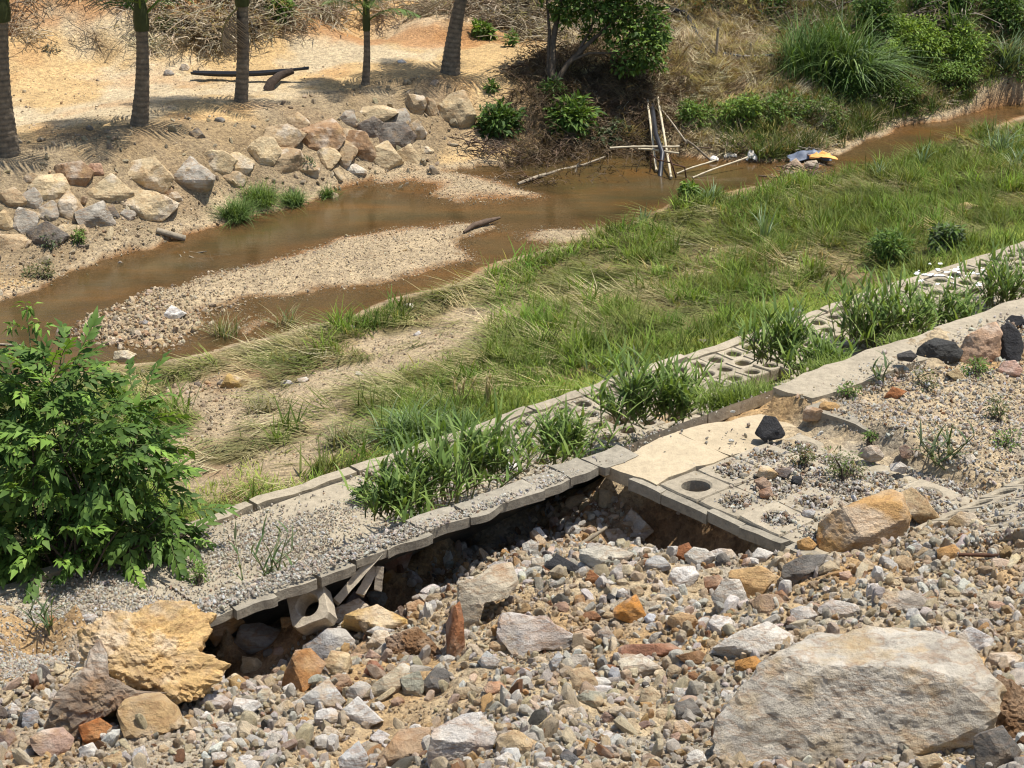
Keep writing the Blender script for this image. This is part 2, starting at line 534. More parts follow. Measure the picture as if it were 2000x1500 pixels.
def ground_colour(x, y, z, sd, bar, u, v):
    def mx(a, b, t): return a * (1 - t[..., None]) + b * t[..., None]
    sh = np.shape(x) + (3,)
    big = n2(x, y, 0.6, 4, 41); mid = n2(x, y, 2.5, 4, 42); fine = n2(x, y, 12, 3, 43)
    px, py = to_px(np.stack([x, y, z], -1)) if False else (None, None)
    near = v < 14.6
    dist = np.hypot(x, y)
    # far bank, terrace and hillside
    c = np.broadcast_to(SAND, sh).copy()
    c = mx(c, SAND_PALE, sstep(-.1, .5, big + 0.25 * mid + sstep(4, -8, x) * .6 - .15))
    c = mx(c, ORANGE * 1.2, sstep(.35, .9, n2(x, y, .9, 4, 44)) * .35)
    slope_zone = sstep(1.05, .6, z) * sstep(-.2, -.7, sd)
    c = mx(c, GRAVEL * .85, slope_zone * .5)
    hill = sstep(37.2, 38.4, dist + mid * .4)
    c = mx(c, ORANGE * 1.15, hill * sstep(8, 3, x) * .22)
    c = mx(c, SOIL * .8, hill * sstep(-.2, .4, n2(x, y, .8, 4, 47) + sstep(0, 6, x) * 1.2))
    scarp = sstep(36.9, 37.4, dist + .3 * mid) * sstep(38.6, 38.0, dist + .3 * mid) * sstep(1, -1, x)
    c = mx(c, ORANGE * 1.1, scarp * .7)
    right = sstep(1.0, 3.5, x - 0.0) * sstep(30.5, 33.5, dist)
    c = mx(c, STRAW, right * sstep(-.4, .3, mid))
    c = mx(c, SOIL, right * sstep(0.1, .5, mid + .3 * fine) * .7)
    shade = sdist(x, y, ROOTY_SHADE) + .25 * mid
    c = mx(c, np.array([.17, .11, .055]), sstep(-.3, .3, shade) * .85)  # dark brown soil that also paints in the tree's shade on the bank
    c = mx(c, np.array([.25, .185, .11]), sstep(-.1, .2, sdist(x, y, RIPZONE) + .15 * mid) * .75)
    # grass flat
    flat = (~near) & (sd < 0) & ((v < 24) | (u > 20)) & (dist < 33.5)
    fl = np.full(np.shape(x), 0.0)
    nearside = (~near) & (sdist(x, y, NEARSIDE) > 0)
    g = np.broadcast_to(GSOIL, sh).copy()
    g = mx(g, STRAW * .85, sstep(-.1, .5, mid))
    bf = bare_field(x, y)
    g = mx(g, GRAVEL * .95, sstep(-.4, .15, bf))
    g = mx(g, WALL * .9, sstep(.45, .75, n2(x, y, .8, 3, 48)) * .6)
    c = np.where(nearside[..., None], g, c)
    # stream bed and bars
    wet = (~near) & (sd > -.25)
    b = mx(np.broadcast_to(BED, sh), GRAVEL, sstep(-.005, .03, z + .01 * fine))
    t = np.where(near, 0, sstep(-.25, -.02, sd))
    iron = np.where(near, 0, sstep(-.5, -.1, sd) * sstep(0.03, -.02, z - .03)) * sstep(-.2, .5, big)
    c = mx(c, b, t)
    c = mx(c, np.array([.34, .15, .05]), iron * .4)
    # near side
    d = np.broadcast_to(DEBRIS, sh).copy()
    d = mx(d, np.array([.46, .29, .13]), sstep(.0, .6, n2(x, y, 1.1, 4, 51)) * .8)
    d = mx(d, GREY, sstep(.1, .6, n2(x, y, 1.4, 4, 52)) * .6)
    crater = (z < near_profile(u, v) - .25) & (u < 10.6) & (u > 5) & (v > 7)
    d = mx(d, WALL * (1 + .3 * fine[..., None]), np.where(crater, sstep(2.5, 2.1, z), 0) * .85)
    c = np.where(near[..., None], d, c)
    c = c * (1 + .10 * fine[..., None] + .10 * mid[..., None])
    return np.clip(c, .01, .9)

NEARSIDE = np.concatenate([poly(NEAR_SHORE), np.array([XY(-4, 14.5), XY(40, 14.5)])])
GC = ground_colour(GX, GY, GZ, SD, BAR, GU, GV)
idx = np.arange(NA * NR).reshape(NR, NA)
gf = np.stack([idx[:-1, :-1], idx[1:, :-1], idx[1:, 1:], idx[:-1, 1:]], -1).reshape(-1, 4)

m_ground, nt, b = new_mat('earth')
at = N(nt, 'ShaderNodeAttribute', attribute_name='tint')
v_ = coord(nt)
f1 = noise(nt, v_, 14, 6, .7); f2 = noise(nt, v_, 60, 4, .7); f3 = noise(nt, v_, 3.0, 5)
vor = N(nt, 'ShaderNodeTexVoronoi', Scale=26.0); nt.links.new(v_, vor.inputs['Vector'])
vc = N(nt, 'ShaderNodeSeparateColor'); nt.links.new(vor.outputs['Color'], vc.inputs[0])
c_ = mixc(nt, 1.0, at.outputs['Color'], ramp(nt, f1, [(.25, (.62, .6, .58)), (.5, (1, 1, 1)), (.8, (1.25, 1.22, 1.15))]), 'MULTIPLY')
c_ = mixc(nt, .7, c_, ramp(nt, vc.outputs[0], [(.0, (.62, .6, .6)), (.5, (1, 1, 1)), (1, (1.3, 1.28, 1.2))]), 'MULTIPLY')
c_ = mixc(nt, .5, c_, ramp(nt, f2, [(.3, (.6, .6, .6)), (.7, (1.25, 1.25, 1.25))]), 'MULTIPLY')
nt.links.new(c_, b.inputs['Base Color'])
b.inputs['Roughness'].default_value = .95; b.inputs['Specular IOR Level'].default_value = .12
p1 = bump(nt, b, f1, .9, .06)
p2 = bump(nt, b, vor.outputs['Distance'], .6, -.03, p1)
bump(nt, b, f2, .7, .015, p2)
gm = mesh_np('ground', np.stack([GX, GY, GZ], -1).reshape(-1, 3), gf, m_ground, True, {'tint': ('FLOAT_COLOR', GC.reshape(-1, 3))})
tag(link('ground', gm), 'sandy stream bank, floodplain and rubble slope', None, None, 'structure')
# wide earth beyond and below
big_v = [(-300, -200, -1.2), (300, -200, -1.2), (300, 500, -1.2), (-300, 500, -1.2)]
tag(link('terrain', mesh_np("terrain", big_v, np.array([(0, 1, 2, 3)]), mat_plain('far_earth', (.2, .16, .08), scale=.4))), 'surrounding low land', None, None, 'structure')

# ---------------------------------------------------------------- stream
m_water, nt, b = new_mat('muddy_water')
dp = N(nt, 'ShaderNodeAttribute', attribute_name='depth')
v_ = coord(nt)
mp = N(nt, 'ShaderNodeMapping'); mp.inputs['Rotation'].default_value = (0, 0, R(-35)); mp.inputs['Scale'].default_value = (1, 3.0, 1)
nt.links.new(v_, mp.inputs[0])
fw = noise(nt, mp.outputs[0], .55, 5, .6)
cw = ramp(nt, fw, [(.3, (.060, .050, .022)), (.52, (.086, .055, .021)), (.74, (.138, .068, .019))])
nt.links.new(cw, b.inputs['Base Color'])
al = N(nt, 'ShaderNodeMapRange'); al.inputs['From Min'].default_value = 0.0; al.inputs['From Max'].default_value = .15; al.inputs['To Min'].default_value = .35; al.inputs['To Max'].default_value = .93
nt.links.new(dp.outputs['Fac'], al.inputs[0])
nt.links.new(al.outputs[0], b.inputs['Alpha'])
b.inputs['Roughness'].default_value = .06; b.inputs['Specular IOR Level'].default_value = .5; b.inputs['IOR'].default_value = 1.33
rp = noise(nt, mp.outputs[0], 5.0, 4, .6)
bump(nt, b, rp, .12, .02)
sub = np.zeros((NR, NA), bool)
sub[GZ < 0.06] = True
sub &= GV > 14.9
keep = sub[:-1, :-1] | sub[1:, :-1] | sub[1:, 1:] | sub[:-1, 1:]
wf = gf.reshape(NR - 1, NA - 1, 4)[keep]
used, inv = np.unique(wf, return_inverse=True)
wv = np.stack([GX.ravel()[used], GY.ravel()[used], np.zeros(len(used))], -1)
wm = mesh_np('stream_water', wv, inv.reshape(-1, 4), m_water, True, {'depth': ('FLOAT', np.maximum(-GZ.ravel()[used], 0))})
tag(link('stream_water', wm), 'shallow muddy brown stream', None, None, 'structure')

# ---------------------------------------------------------------- concrete revetment
def mat_concrete(name, base, stain, dark=.55):
    m, nt, b = new_mat(name)
    v = N(nt, 'ShaderNodeNewGeometry').outputs['Position']
    f = noise(nt, v, 2.2, 6, .65); g = noise(nt, v, 17, 6, .7); h = noise(nt, v, 90, 3, .7)
    oi = N(nt, 'ShaderNodeObjectInfo')
    c = ramp(nt, f, [(.3, tuple(k * .8 for k in base)), (.55, base), (.72, stain)])
    c = mixc(nt, .75, c, ramp(nt, g, [(.28, (dark,) * 3), (.55, (1, 1, 1)), (.8, (1.15,) * 3)]), 'MULTIPLY')
    c = mixc(nt, .5, c, ramp(nt, h, [(.3, (.7,) * 3), (.7, (1.2,) * 3)]), 'MULTIPLY')
    c = mixc(nt, .6, c, ramp(nt, oi.outputs['Random'], [(0, (.78,) * 3), (1, (1.15,) * 3)]), 'MULTIPLY')
    nt.links.new(c, b.inputs['Base Color'])
    b.inputs['Roughness'].default_value = .92
    p = bump(nt, b, g, .6, .02)
    bump(nt, b, h, .5, .006, p)
    return m
m_conc = mat_concrete('weathered_concrete', (.38, .32, .225), (.27, .23, .155))
m_cope = mat_concrete('tan_concrete', (.45, .36, .23), (.35, .29, .20), .75)
m_edge = mat_concrete('grey_broken_concrete', (.31, .27, .20), (.20, .17, .12), .5)

def rev_z(v): return np.interp(v, [10.2, 10.38, 12.4, 30], [2.6, 2.58, .86, .86])
SL = math.atan(.45)
# rotation whose axes are: along the bank, down the slope, slope normal
AX_U = np.array([TU[0], TU[1], 0]); AX_V = np.array([TV[0] * math.cos(SL), TV[1] * math.cos(SL), -math.sin(SL)]); AX_N = np.cross(AX_U, AX_V)
ROT_S = Matrix((AX_U, AX_V, AX_N)).transposed()
ROT_F = Matrix(((TU[0], TU[1], 0), (TV[0], TV[1], 0), (0, 0, 1))).transposed()

def ring_block(name, size, hole, th, mat, seed=0, n=20):
    """square concrete block with a round hole through it, slightly chipped"""
    r = random.Random(seed)
    h = size / 2
    a = [2 * math.pi * (k + .5) / n for k in range(n)]
    out = []
    for t in a:
        m = max(abs(math.cos(t)), abs(math.sin(t)))
        rr = min(h / m, h * 1.36) * (1 - r.random() * .035)
        out.append((rr * math.cos(t), rr * math.sin(t)))
    inn = [(hole * math.cos(t) * (1 + r.uniform(-.02, .02)), hole * math.sin(t)) for t in a]
    inb = [(hole * 1.07 * math.cos(t), hole * 1.07 * math.sin(t)) for t in a]
    v = [(x, y, 0) for x, y in inn] + [(x, y, -.012) for x, y in inb]
    v = [(x * .94, y * .94, -.014) for x, y in inn] + [(x * 1.06, y * 1.06, 0) for x, y in inn] + [(x * .965, y * .965, 0) for x, y in out] + [(x, y, -.015) for x, y in out] \
        + [(x, y, -th) for x, y in out] + [(x * .94, y * .94, -th) for x, y in inn]
    f = []
    for ring in range(6):
        for k in range(n):
            a0, a1 = ring * n + k, ring * n + (k + 1) % n
            b0, b1 = ((ring + 1) % 6) * n + k, ((ring + 1) % 6) * n + (k + 1) % n
            f.append((a0, a1, b1, b0))
    return mesh_np(name, v, np.array(f), mat, False)

revet = tag(link('revetment', None, loc=(*XY(12, 12.5), 1.6)), 'sloping honeycomb concrete revetment along the stream', None, None, 'structure')
blk = [ring_block('honeycomb_block', .30, .095, .13, m_conc, s) for s in range(4)]
def child_at(name, me, parent, loc, rot):
    o = link(name, me, parent)
    o.matrix_parent_inverse = Matrix.Identity(4)
    M = Matrix.Translation(Vector([float(c) for c in loc])) @ rot.to_4x4()
    o.matrix_local = Matrix.Translation(-parent.location) @ M
    return o
STEP = .305
for i in range(0, 43):
    for j in range(5):
        u = 10.7 + i * STEP + (j % 2) * STEP * .5
        v = 14.26 - j * .285
        if rnd.random() < .02: continue
        x, y = XY(u, v)
        sag = n2(np.array([x]), np.array([y]), .8, 2, 61)[0] * .03
        rot = ROT_F @ Matrix.Rotation(rnd.gauss(0, .04), 3, 'X') @ Matrix.Rotation(rnd.gauss(0, .04), 3, 'Y') @ Matrix.Rotation(rnd.choice((0, 1, 2, 3)) * math.pi / 2 + rnd.gauss(0, .015), 3, 'Z')
        child_at('honeycomb_block', blk[rnd.randrange(4)], revet, (x, y, .86 + sag + rnd.gauss(0, .004)), rot)
def sheet_slab(name, us, vs_, zfun, th, mat, parent, amp=.012, seed=0, ragged=.0):
    """slab with slightly uneven top and chipped outline"""
    us = np.asarray(us); vs_ = np.asarray(vs_)
    U, V = np.meshgrid(us, vs_, indexing='ij')
    if ragged:
        ed = np.zeros_like(U, bool); ed[0] = ed[-1] = True; ed[:, 0] = ed[:, -1] = True
        U = U + ed * n2(U, V, 3.1, 3, seed + 5) * ragged; V = V + ed * n2(U, V, 3.4, 3, seed + 6) * ragged
    X, Y = XY(U, V)
    Z = zfun(U, V) + n2(X, Y, 1.5, 3, seed) * amp
    a, c = len(us), len(vs_)
    top = np.stack([X, Y, Z], -1).reshape(-1, 3)
    bot = top - np.array([0, 0, th])
    id_ = np.arange(a * c).reshape(a, c)
    f = np.stack([id_[:-1, :-1], id_[1:, :-1], id_[1:, 1:], id_[:-1, 1:]], -1).reshape(-1, 4)
    fb = f[:, ::-1] + a * c
    rim = list(id_[:, 0]) + list(id_[-1, 1:]) + list(id_[-2::-1, -1]) + list(id_[0, -2:0:-1])
    rim = np.array(rim)
    nx = np.roll(rim, -1)
    fs = np.stack([rim, rim + a * c, nx + a * c, nx], -1)
    v = np.concatenate([top, bot]) - np.array(parent.location)
    return link(name, mesh_np(name, v, np.concatenate([f, fb, fs]), mat, False), parent)
# upper revetment sheet between the kerb and the honeycomb rows
for k in range(11):
    u0 = 5.9 + k * 1.8
    o = sheet_slab('slope_slab', np.linspace(u0, u0 + 1.785, 10), np.linspace(10.40, 12.95, 16), lambda U, V: rev_z(V) - .012, .12, m_conc, revet, .02, 70 + k)
for k in range(6):
    sheet_slab('slope_slab', np.linspace(2.1 + k * 1.4, 2.1 + k * 1.4 + 1.385, 8), np.linspace(12.97, 14.40, 9), lambda U, V: .845 + 0 * U, .12, m_conc, revet, .02, 90 + k, .02)
# toe kerb, a row of cast lengths
for k in range(-5, 13):
    u0 = 8.0 + k * 1.22
    dz, dv = rnd.gauss(0, .012), rnd.gauss(0, .008)
    sheet_slab('toe_kerb', np.linspace(u0, u0 + 1.2, 12), np.linspace(14.41 + dv, 14.555 + dv, 4), lambda U, V: .875 + dz + 0 * U, .26, m_conc, revet, .02, 200 + k, .035)
# broken upper edge: short cast pieces seen end on over the washed-out hollow
u = 5.95
k = 0
while u < 9.95:
    L = rnd.uniform(.26, .44)
    sheet_slab('edge_piece', np.linspace(u, u + L - .004, 10), np.linspace(10.13 + rnd.uniform(-.006, .006), 10.388, 6), lambda U, V, d=rnd.uniform(-.003, .003): 2.6 + d - .05 * sstep(9.2, 6, U) + 0 * V, rnd.uniform(.062, .082), m_edge, revet, .02, 100 + k, .045)
    u += L; k += 1

berm = tag(link('berm_paving', None, loc=(*XY(11.5, 9.3), 2.6)), 'concrete coping and honeycomb paving of the berm', None, None, 'structure')
def berm_z(U, V): return 2.60 + (U - 11) * .0 - .02 * (V - 9) - .10 * sstep(10.9, 11.9, U) * 1.0
sheet_slab('coping_slab', np.linspace(9.86, 10.72, 14), np.linspace(9.62, 10.22, 9), lambda U, V: berm_z(U, V) + .02, .11, m_cope, berm, .02, 131, .06)
sheet_slab('coping_slab', np.linspace(10.74, 11.84, 16), np.linspace(9.64, 10.22, 9), lambda U, V: berm_z(U, V) + .012 - .03 * (10.2 - V), .11, m_cope, berm, .02, 132, .05)
for k in range(6):
    u0 = 11.93 + k * 2.3
    sheet_slab('coping_slab', np.linspace(u0, u0 + 2.28, 22), np.linspace(9.80, 10.22, 6), lambda U, V: 2.70 - .02 * (U - 12) / 3 + 0 * U, .11, m_conc, berm, .015, 140 + k, .04 if k == 0 else .025)
bblk = [ring_block('paving_block', .424, .125, .13, m_conc, 20 + s) for s in range(4)]
for i in range(5):
    for j in range(5):
        uu, vv = 10.10 + i * .425, 9.40 - j * .425
        if i > 3 and j < 1: continue
        x, y = XY(uu, vv)
        child_at('paving_block', bblk[rnd.randrange(4)], berm, (x, y, float(berm_z(np.array(uu), np.array(vv))) + rnd.gauss(0, .006)), ROT_F @ Matrix.Rotation(rnd.gauss(0, .02), 3, 'X') @ Matrix.Rotation(rnd.choice((0, 1, 2, 3)) * math.pi / 2, 3, 'Z'))
# ragged cast strip along the broken side
v = 7.75
k = 0
while v < 9.6:
    L = rnd.uniform(.25, .55)
    sheet_slab('edge_piece', np.linspace(9.79 + rnd.uniform(-.012, .02), 9.885, 5), np.linspace(v, v + L - .008, 9), lambda U, V: berm_z(U, V) - .005, rnd.uniform(.085, .115), m_edge, berm, .02, 160 + k, .035)
    v += L; k += 1
# upright end of the next, higher length
sheet_slab('edge_piece', np.linspace(11.86, 12.02, 4), np.linspace(9.05, 9.77, 8), lambda U, V: 2.67 + 0 * U, .13, m_edge, berm, .03, 180, .04)
sheet_slab('edge_piece', np.linspace(11.92, 12.06, 4), np.linspace(8.45, 9.04, 8), lambda U, V: 2.63 + 0 * U, .12, m_edge, berm, .03, 181, .03)
# upper honeycomb slope, mostly buried
upper = tag(link('upper_revetment', None, loc=(*XY(12.3, 7), 2.9)), 'upper strip of honeycomb revetment half buried in rubble', None, None, 'structure')
ROT_U = ROT_S
for i in range(0, 15):
    for j in range(4):
        uu, vv = 10.35 + i * .305 + (j % 2) * .15, 7.55 - j * .29
        x, y = XY(uu, vv)
        child_at('honeycomb_block', blk[rnd.randrange(4)], upper, (x, y, 2.74 + .45 * (7.55 - vv)), ROT_U @ Matrix.Rotation(rnd.gauss(0, .02), 3, 'X'))
# ---------------------------------------------------------------- stones
def mat_rock(name, inst=False, stain=(.36, .15, .035), stain_amt=.55):
    m, nt, b = new_mat(name)
    if inst:
        a = N(nt, 'ShaderNodeAttribute', attribute_name='tint'); a.attribute_type = 'INSTANCER'; base = a.outputs['Color']; rv = base
    else:
        oi = N(nt, 'ShaderNodeObjectInfo'); base = oi.outputs['Color']
    v = coord(nt)
    oi2 = N(nt, 'ShaderNodeObjectInfo')
    off = N(nt, 'ShaderNodeVectorMath', operation='MULTIPLY_ADD')
    nt.links.new(oi2.outputs['Random'], off.inputs[0]); off.inputs[1].default_value = (37, 51, 23); nt.links.new(v, off.inputs[2])
    v = off.outputs[0]
    f = noise(nt, v, 5, 5, .65); g = noise(nt, v, 22, 6, .75); s_ = noise(nt, v, 3.2, 4, .6); k = noise(nt, v, 110, 3, .7)
    mp = N(nt, 'ShaderNodeMapping'); mp.inputs['Scale'].default_value = (3, 3, 14); mp.inputs['Rotation'].default_value = (.5, .4, 0)
    nt.links.new(v, mp.inputs[0])
    band = noise(nt, mp.outputs[0], 1.6, 4, .6)
    c = mixc(nt, 1.0, base, ramp(nt, f, [(.28, (.74, .74, .76)), (.5, (1, 1, 1)), (.75, (1.2, 1.17, 1.12))]), 'MULTIPLY')
    c = mixc(nt, .8, c, ramp(nt, g, [(.3, (.62, .6, .6)), (.5, (1, 1, 1)), (.72, (1.22, 1.2, 1.16))]), 'MULTIPLY')
    c = mixc(nt, .45, c, ramp(nt, band, [(.35, (.72, .68, .64)), (.6, (1.12, 1.12, 1.12))]), 'MULTIPLY')
    # mineral patches and rusty veins, strongest on the paler stones
    bw = N(nt, 'ShaderNodeRGBToBW'); nt.links.new(base, bw.inputs[0])
    lum = ramp(nt, bw.outputs[0], [(.07, (0,) * 3), (.2, (1,) * 3)])
    def times(x_, k_):
        q = N(nt, 'ShaderNodeMath', operation='MULTIPLY'); nt.links.new(x_, q.inputs[0]); nt.links.new(lum, q.inputs[1])
        q2 = N(nt, 'ShaderNodeMath', operation='MULTIPLY'); nt.links.new(q.outputs[0], q2.inputs[0]); q2.inputs[1].default_value = k_
        return q2.outputs[0]
    pa = noise(nt, v, 2.6 if not inst else .9, 3, .55)
    c = mixc(nt, times(ramp(nt, pa, [(.53, (0,) * 3), (.62, (1,) * 3)]), .42 if not inst else .25), c, (.72, .65, .53))
    pb = noise(nt, v, 4.3 if not inst else 1.3, 4, .6)
    c = mixc(nt, times(ramp(nt, pb, [(.55, (0,) * 3), (.66, (1,) * 3)]), .5 if not inst else .16), c, (.50, .33, .15))
    pc = noise(nt, mp.outputs[0], 1.1, 3, .6)
    c = mixc(nt, times(ramp(nt, pc, [(.46, (0,) * 3), (.5, (1,) * 3), (.54, (0,) * 3)]), .45 if not inst else 0.0), c, (.27, .14, .06))
    if not inst:
        amt = N(nt, 'ShaderNodeMath', operation='MULTIPLY'); 
        nt.links.new(ramp(nt, s_, [(.50, (0,) * 3), (.68, (1,) * 3)]), amt.inputs[0])
        nt.links.new(oi.outputs['Alpha'], amt.inputs[1])
        c = mixc(nt, amt.outputs[0], c, stain)
    c = mixc(nt, .03, c, (.46, .38, .27))
    c = mixc(nt, .35, c, ramp(nt, k, [(.3, (.65,) * 3), (.7, (1.25,) * 3)]), 'MULTIPLY')
    nt.links.new(c, b.inputs['Base Color'])
    b.inputs['Roughness'].default_value = .9
    p = bump(nt, b, g, .9, .035)
    p = bump(nt, b, band, .35, .02, p)
    bump(nt, b, k, .5, .006, p)
    return m
m_rock = mat_rock('stone')
m_rock_warm = mat_rock('rusty_stone', False, (.52, .42, .29))
m_rock_big = mat_rock('ochre_streaked_stone', False, (.44, .31, .15))
m_rock_inst = mat_rock('loose_stone', True)

ICO = {}
def ico(n):
    if n not in ICO:
        bm = bmesh.new(); bmesh.ops.create_icosphere(bm, subdivisions=n, radius=1)
        v = np.array([x.co[:] for x in bm.verts]); f = np.array([[w.index for w in q.verts] for q in bm.faces]); bm.free()
        ICO[n] = (v / np.linalg.norm(v, axis=1)[:, None], f)
    return ICO[n]

def rand_outline(r, w, h, n=None, round_=.0):
    n = n or r.choice((4, 5, 5, 6, 7))
    a = sorted((k + r.uniform(-.33, .33)) * 2 * math.pi / n for k in range(n))
    p = np.array([(math.cos(t) * r.uniform(.82, 1.12), math.sin(t) * r.uniform(.82, 1.12)) for t in a])
    p -= (p.max(0) + p.min(0)) / 2
    p = p / (p.max(0) - p.min(0)) * np.array([w, h])
    return p

def stone_verts(outline, thick, seed, sub=3, rough_=.035, facets=7, front=None, pits=0.0, back=.55, grit=0.0):
    """radial body: silhouette = outline (x right, z up, metres about its centre), cut by flat facets before and behind"""
    r = random.Random(seed)
    d, f = ico(sub)
    o = np.asarray(outline, float)
    m = len(o)
    ang_d = np.arctan2(d[:, 2], d[:, 0])
    # silhouette radius in each direction
    Rr = np.zeros(len(d))
    cx, cz = np.cos(ang_d), np.sin(ang_d)
    for i in range(m):
        a, b_ = o[i], o[(i + 1) % m]
        e = b_ - a
        den = cx * e[1] - cz * e[0]
        t = (a[0] * e[1] - a[1] * e[0]) / np.where(abs(den) < 1e-9, 1e-9, den)
        s_ = (a[0] * cz - a[1] * cx) / np.where(abs(den) < 1e-9, 1e-9, den)
        ok = (s_ >= -1e-6) & (s_ <= 1 + 1e-6) & (t > 0)
        Rr = np.where(ok, np.maximum(Rr, t), Rr)
    Rr = np.where(Rr <= 0, np.abs(o).max() * .5, Rr)
    rad_xz = np.hypot(d[:, 0], d[:, 2])
    rr = Rr / np.maximum(rad_xz, 1e-3)
    size = np.sqrt((o[:, 0].max() - o[:, 0].min()) * (o[:, 1].max() - o[:, 1].min()))
    if thick < 1e-6: thick = size
    Wh, Hh, Th = (o[:, 0].max() - o[:, 0].min()) / 2, (o[:, 1].max() - o[:, 1].min()) / 2, thick * .5
    planes = []
    def cut(n, dd):
        n = np.array(n, float); n /= np.linalg.norm(n)
        planes.append((n / np.array([Wh, Th, Hh]), dd))
    for k in range(facets):
        t = r.uniform(0, 2 * math.pi); tilt = r.uniform(.3, 1.0)
        cut([math.cos(t) * math.sin(tilt), -math.cos(tilt), math.sin(t) * math.sin(tilt)], r.uniform(.66, .98))
    for n, dd in (front or []):
        cut(n, dd)
    if not front:
        cut([r.uniform(-.3, .3), -1, r.uniform(.0, .5)], r.uniform(.62, .85))
    for k in range(5):
        t = r.uniform(0, 2 * math.pi); tilt = r.uniform(.0, .9)
        cut([math.cos(t) * math.sin(tilt), math.cos(tilt), math.sin(t) * math.sin(tilt)], r.uniform(.75, 1.05) * back / .5)
    rr2 = rr.copy()
    for n, dd in planes:
        k = d @ n
        rr2 = np.where(k > 1e-3, np.minimum(rr2, dd / np.maximum(k, 1e-3)), rr2)
    v = d * rr2[:, None]
    q = v / size * 3.0 + seed * 7.31
    v = v * (1 + rough_ * fbm(q * 1.6, 5, seed, .62) + rough_ * .5 * (np.abs(vnoise(q * 3.2, seed + 9)) - .4))[:, None]
    if grit:
        g1 = fbm(q * 6, 3, seed + 21, .6); g2 = np.abs(vnoise(q * 3.1, seed + 22)); g3 = fbm(q * 16, 2, seed + 23, .6)
        v = v * (1 + grit * (.9 * g1 + .8 * np.minimum(g2, .25) + .5 * g3))[:, None]
    if pits:
        pn = vnoise(q * 5.5, seed + 3); pn2 = vnoise(q * 10, seed + 4)
        v = v * (1 - pits * np.clip(pn - .15, 0, 1) - pits * .6 * np.clip(pn2 - .2, 0, 1) + pits * .35 * np.clip(-pn2, 0, 1))[:, None]
    return v, f

STONES = []       # (px, py, w) of every placed stone, to keep the random ones apart
def place_stone(name, px, py, w, h, colr, seed, label, cat='rock', group=None, outline=None, thick=None, sub=4, stain=.0, embed=.12, ground=None, lift=0.0, **kw):
    r = random.Random(seed)
    if outline is not None:
        o = np.array(outline, float)
        x0, y0 = o.min(0); x1, y1 = o.max(0)
        px, py, w, h = (x0 + x1) / 2, (y0 + y1) / 2, x1 - x0, y1 - y0
        cen = o.mean(0)
        px, py = (px + cen[0]) / 2, (py + cen[1]) / 2
    g = GS(px, min(py + h * .42, 1560)) if ground is None else ground
    m = mpp(g)
    if outline is not None:
        loc_o = np.stack([(o[:, 0] - px) * m, (py - o[:, 1]) * m], -1)
    else:
        loc_o = rand_outline(r, w * m, h * m)
    T = (thick if thick is not None else .85) * math.sqrt(w * h) * m
    dv = ray(px, py)
    dep = depth(g) + T * .34
    c = CAM + dv * dep - np.array([0, 0, .07 * h * m - lift])
    sc_ = dep / depth(g)
    sat = colr[0] / max(colr[2], 1e-3)
    mat_ = m_rock_big if name == 'boulder' and w > 300 else m_rock_warm if sat > 2.6 else m_rock
    if mat_ is m_rock_warm: stain = max(stain, .45)
    v, f = stone_verts(loc_o * sc_, T, seed, sub, **kw)
    dvn = dv / np.linalg.norm(dv)
    rt = np.array([1.0, 0, 0]); rt = rt - dvn * (rt @ dvn); rt /= np.linalg.norm(rt)
    up = np.cross(rt, dvn)
    wv = v[:, :1] * rt + v[:, 1:2] * dvn + v[:, 2:] * up
    ob = link(name, mesh_np(name, wv, f, mat_, False), None, c)
    ob.color = (*[float(k) for k in colr], stain)
    tag(ob, label, cat, group)
    STONES.append((px, py, max(w, h)))
    return ob

C = dict(greytan=(.36, .32, .25), pale=(.52, .47, .39), white=(.66, .62, .55), cream=(.58, .45, .27), tan=(.45, .33, .18), yellow=(.55, .36, .13), orange=(.45, .22, .06), rust=(.27, .105, .04),
         brown=(.20, .105, .045), grey=(.35, .31, .245), slate=(.13, .12, .105), dark=(.08, .075, .07), black=(.03, .031, .034), purple=(.24, .17, .15), pink=(.48, .30, .23), green=(.33, .32, .24), redb=(.28, .13, .075))

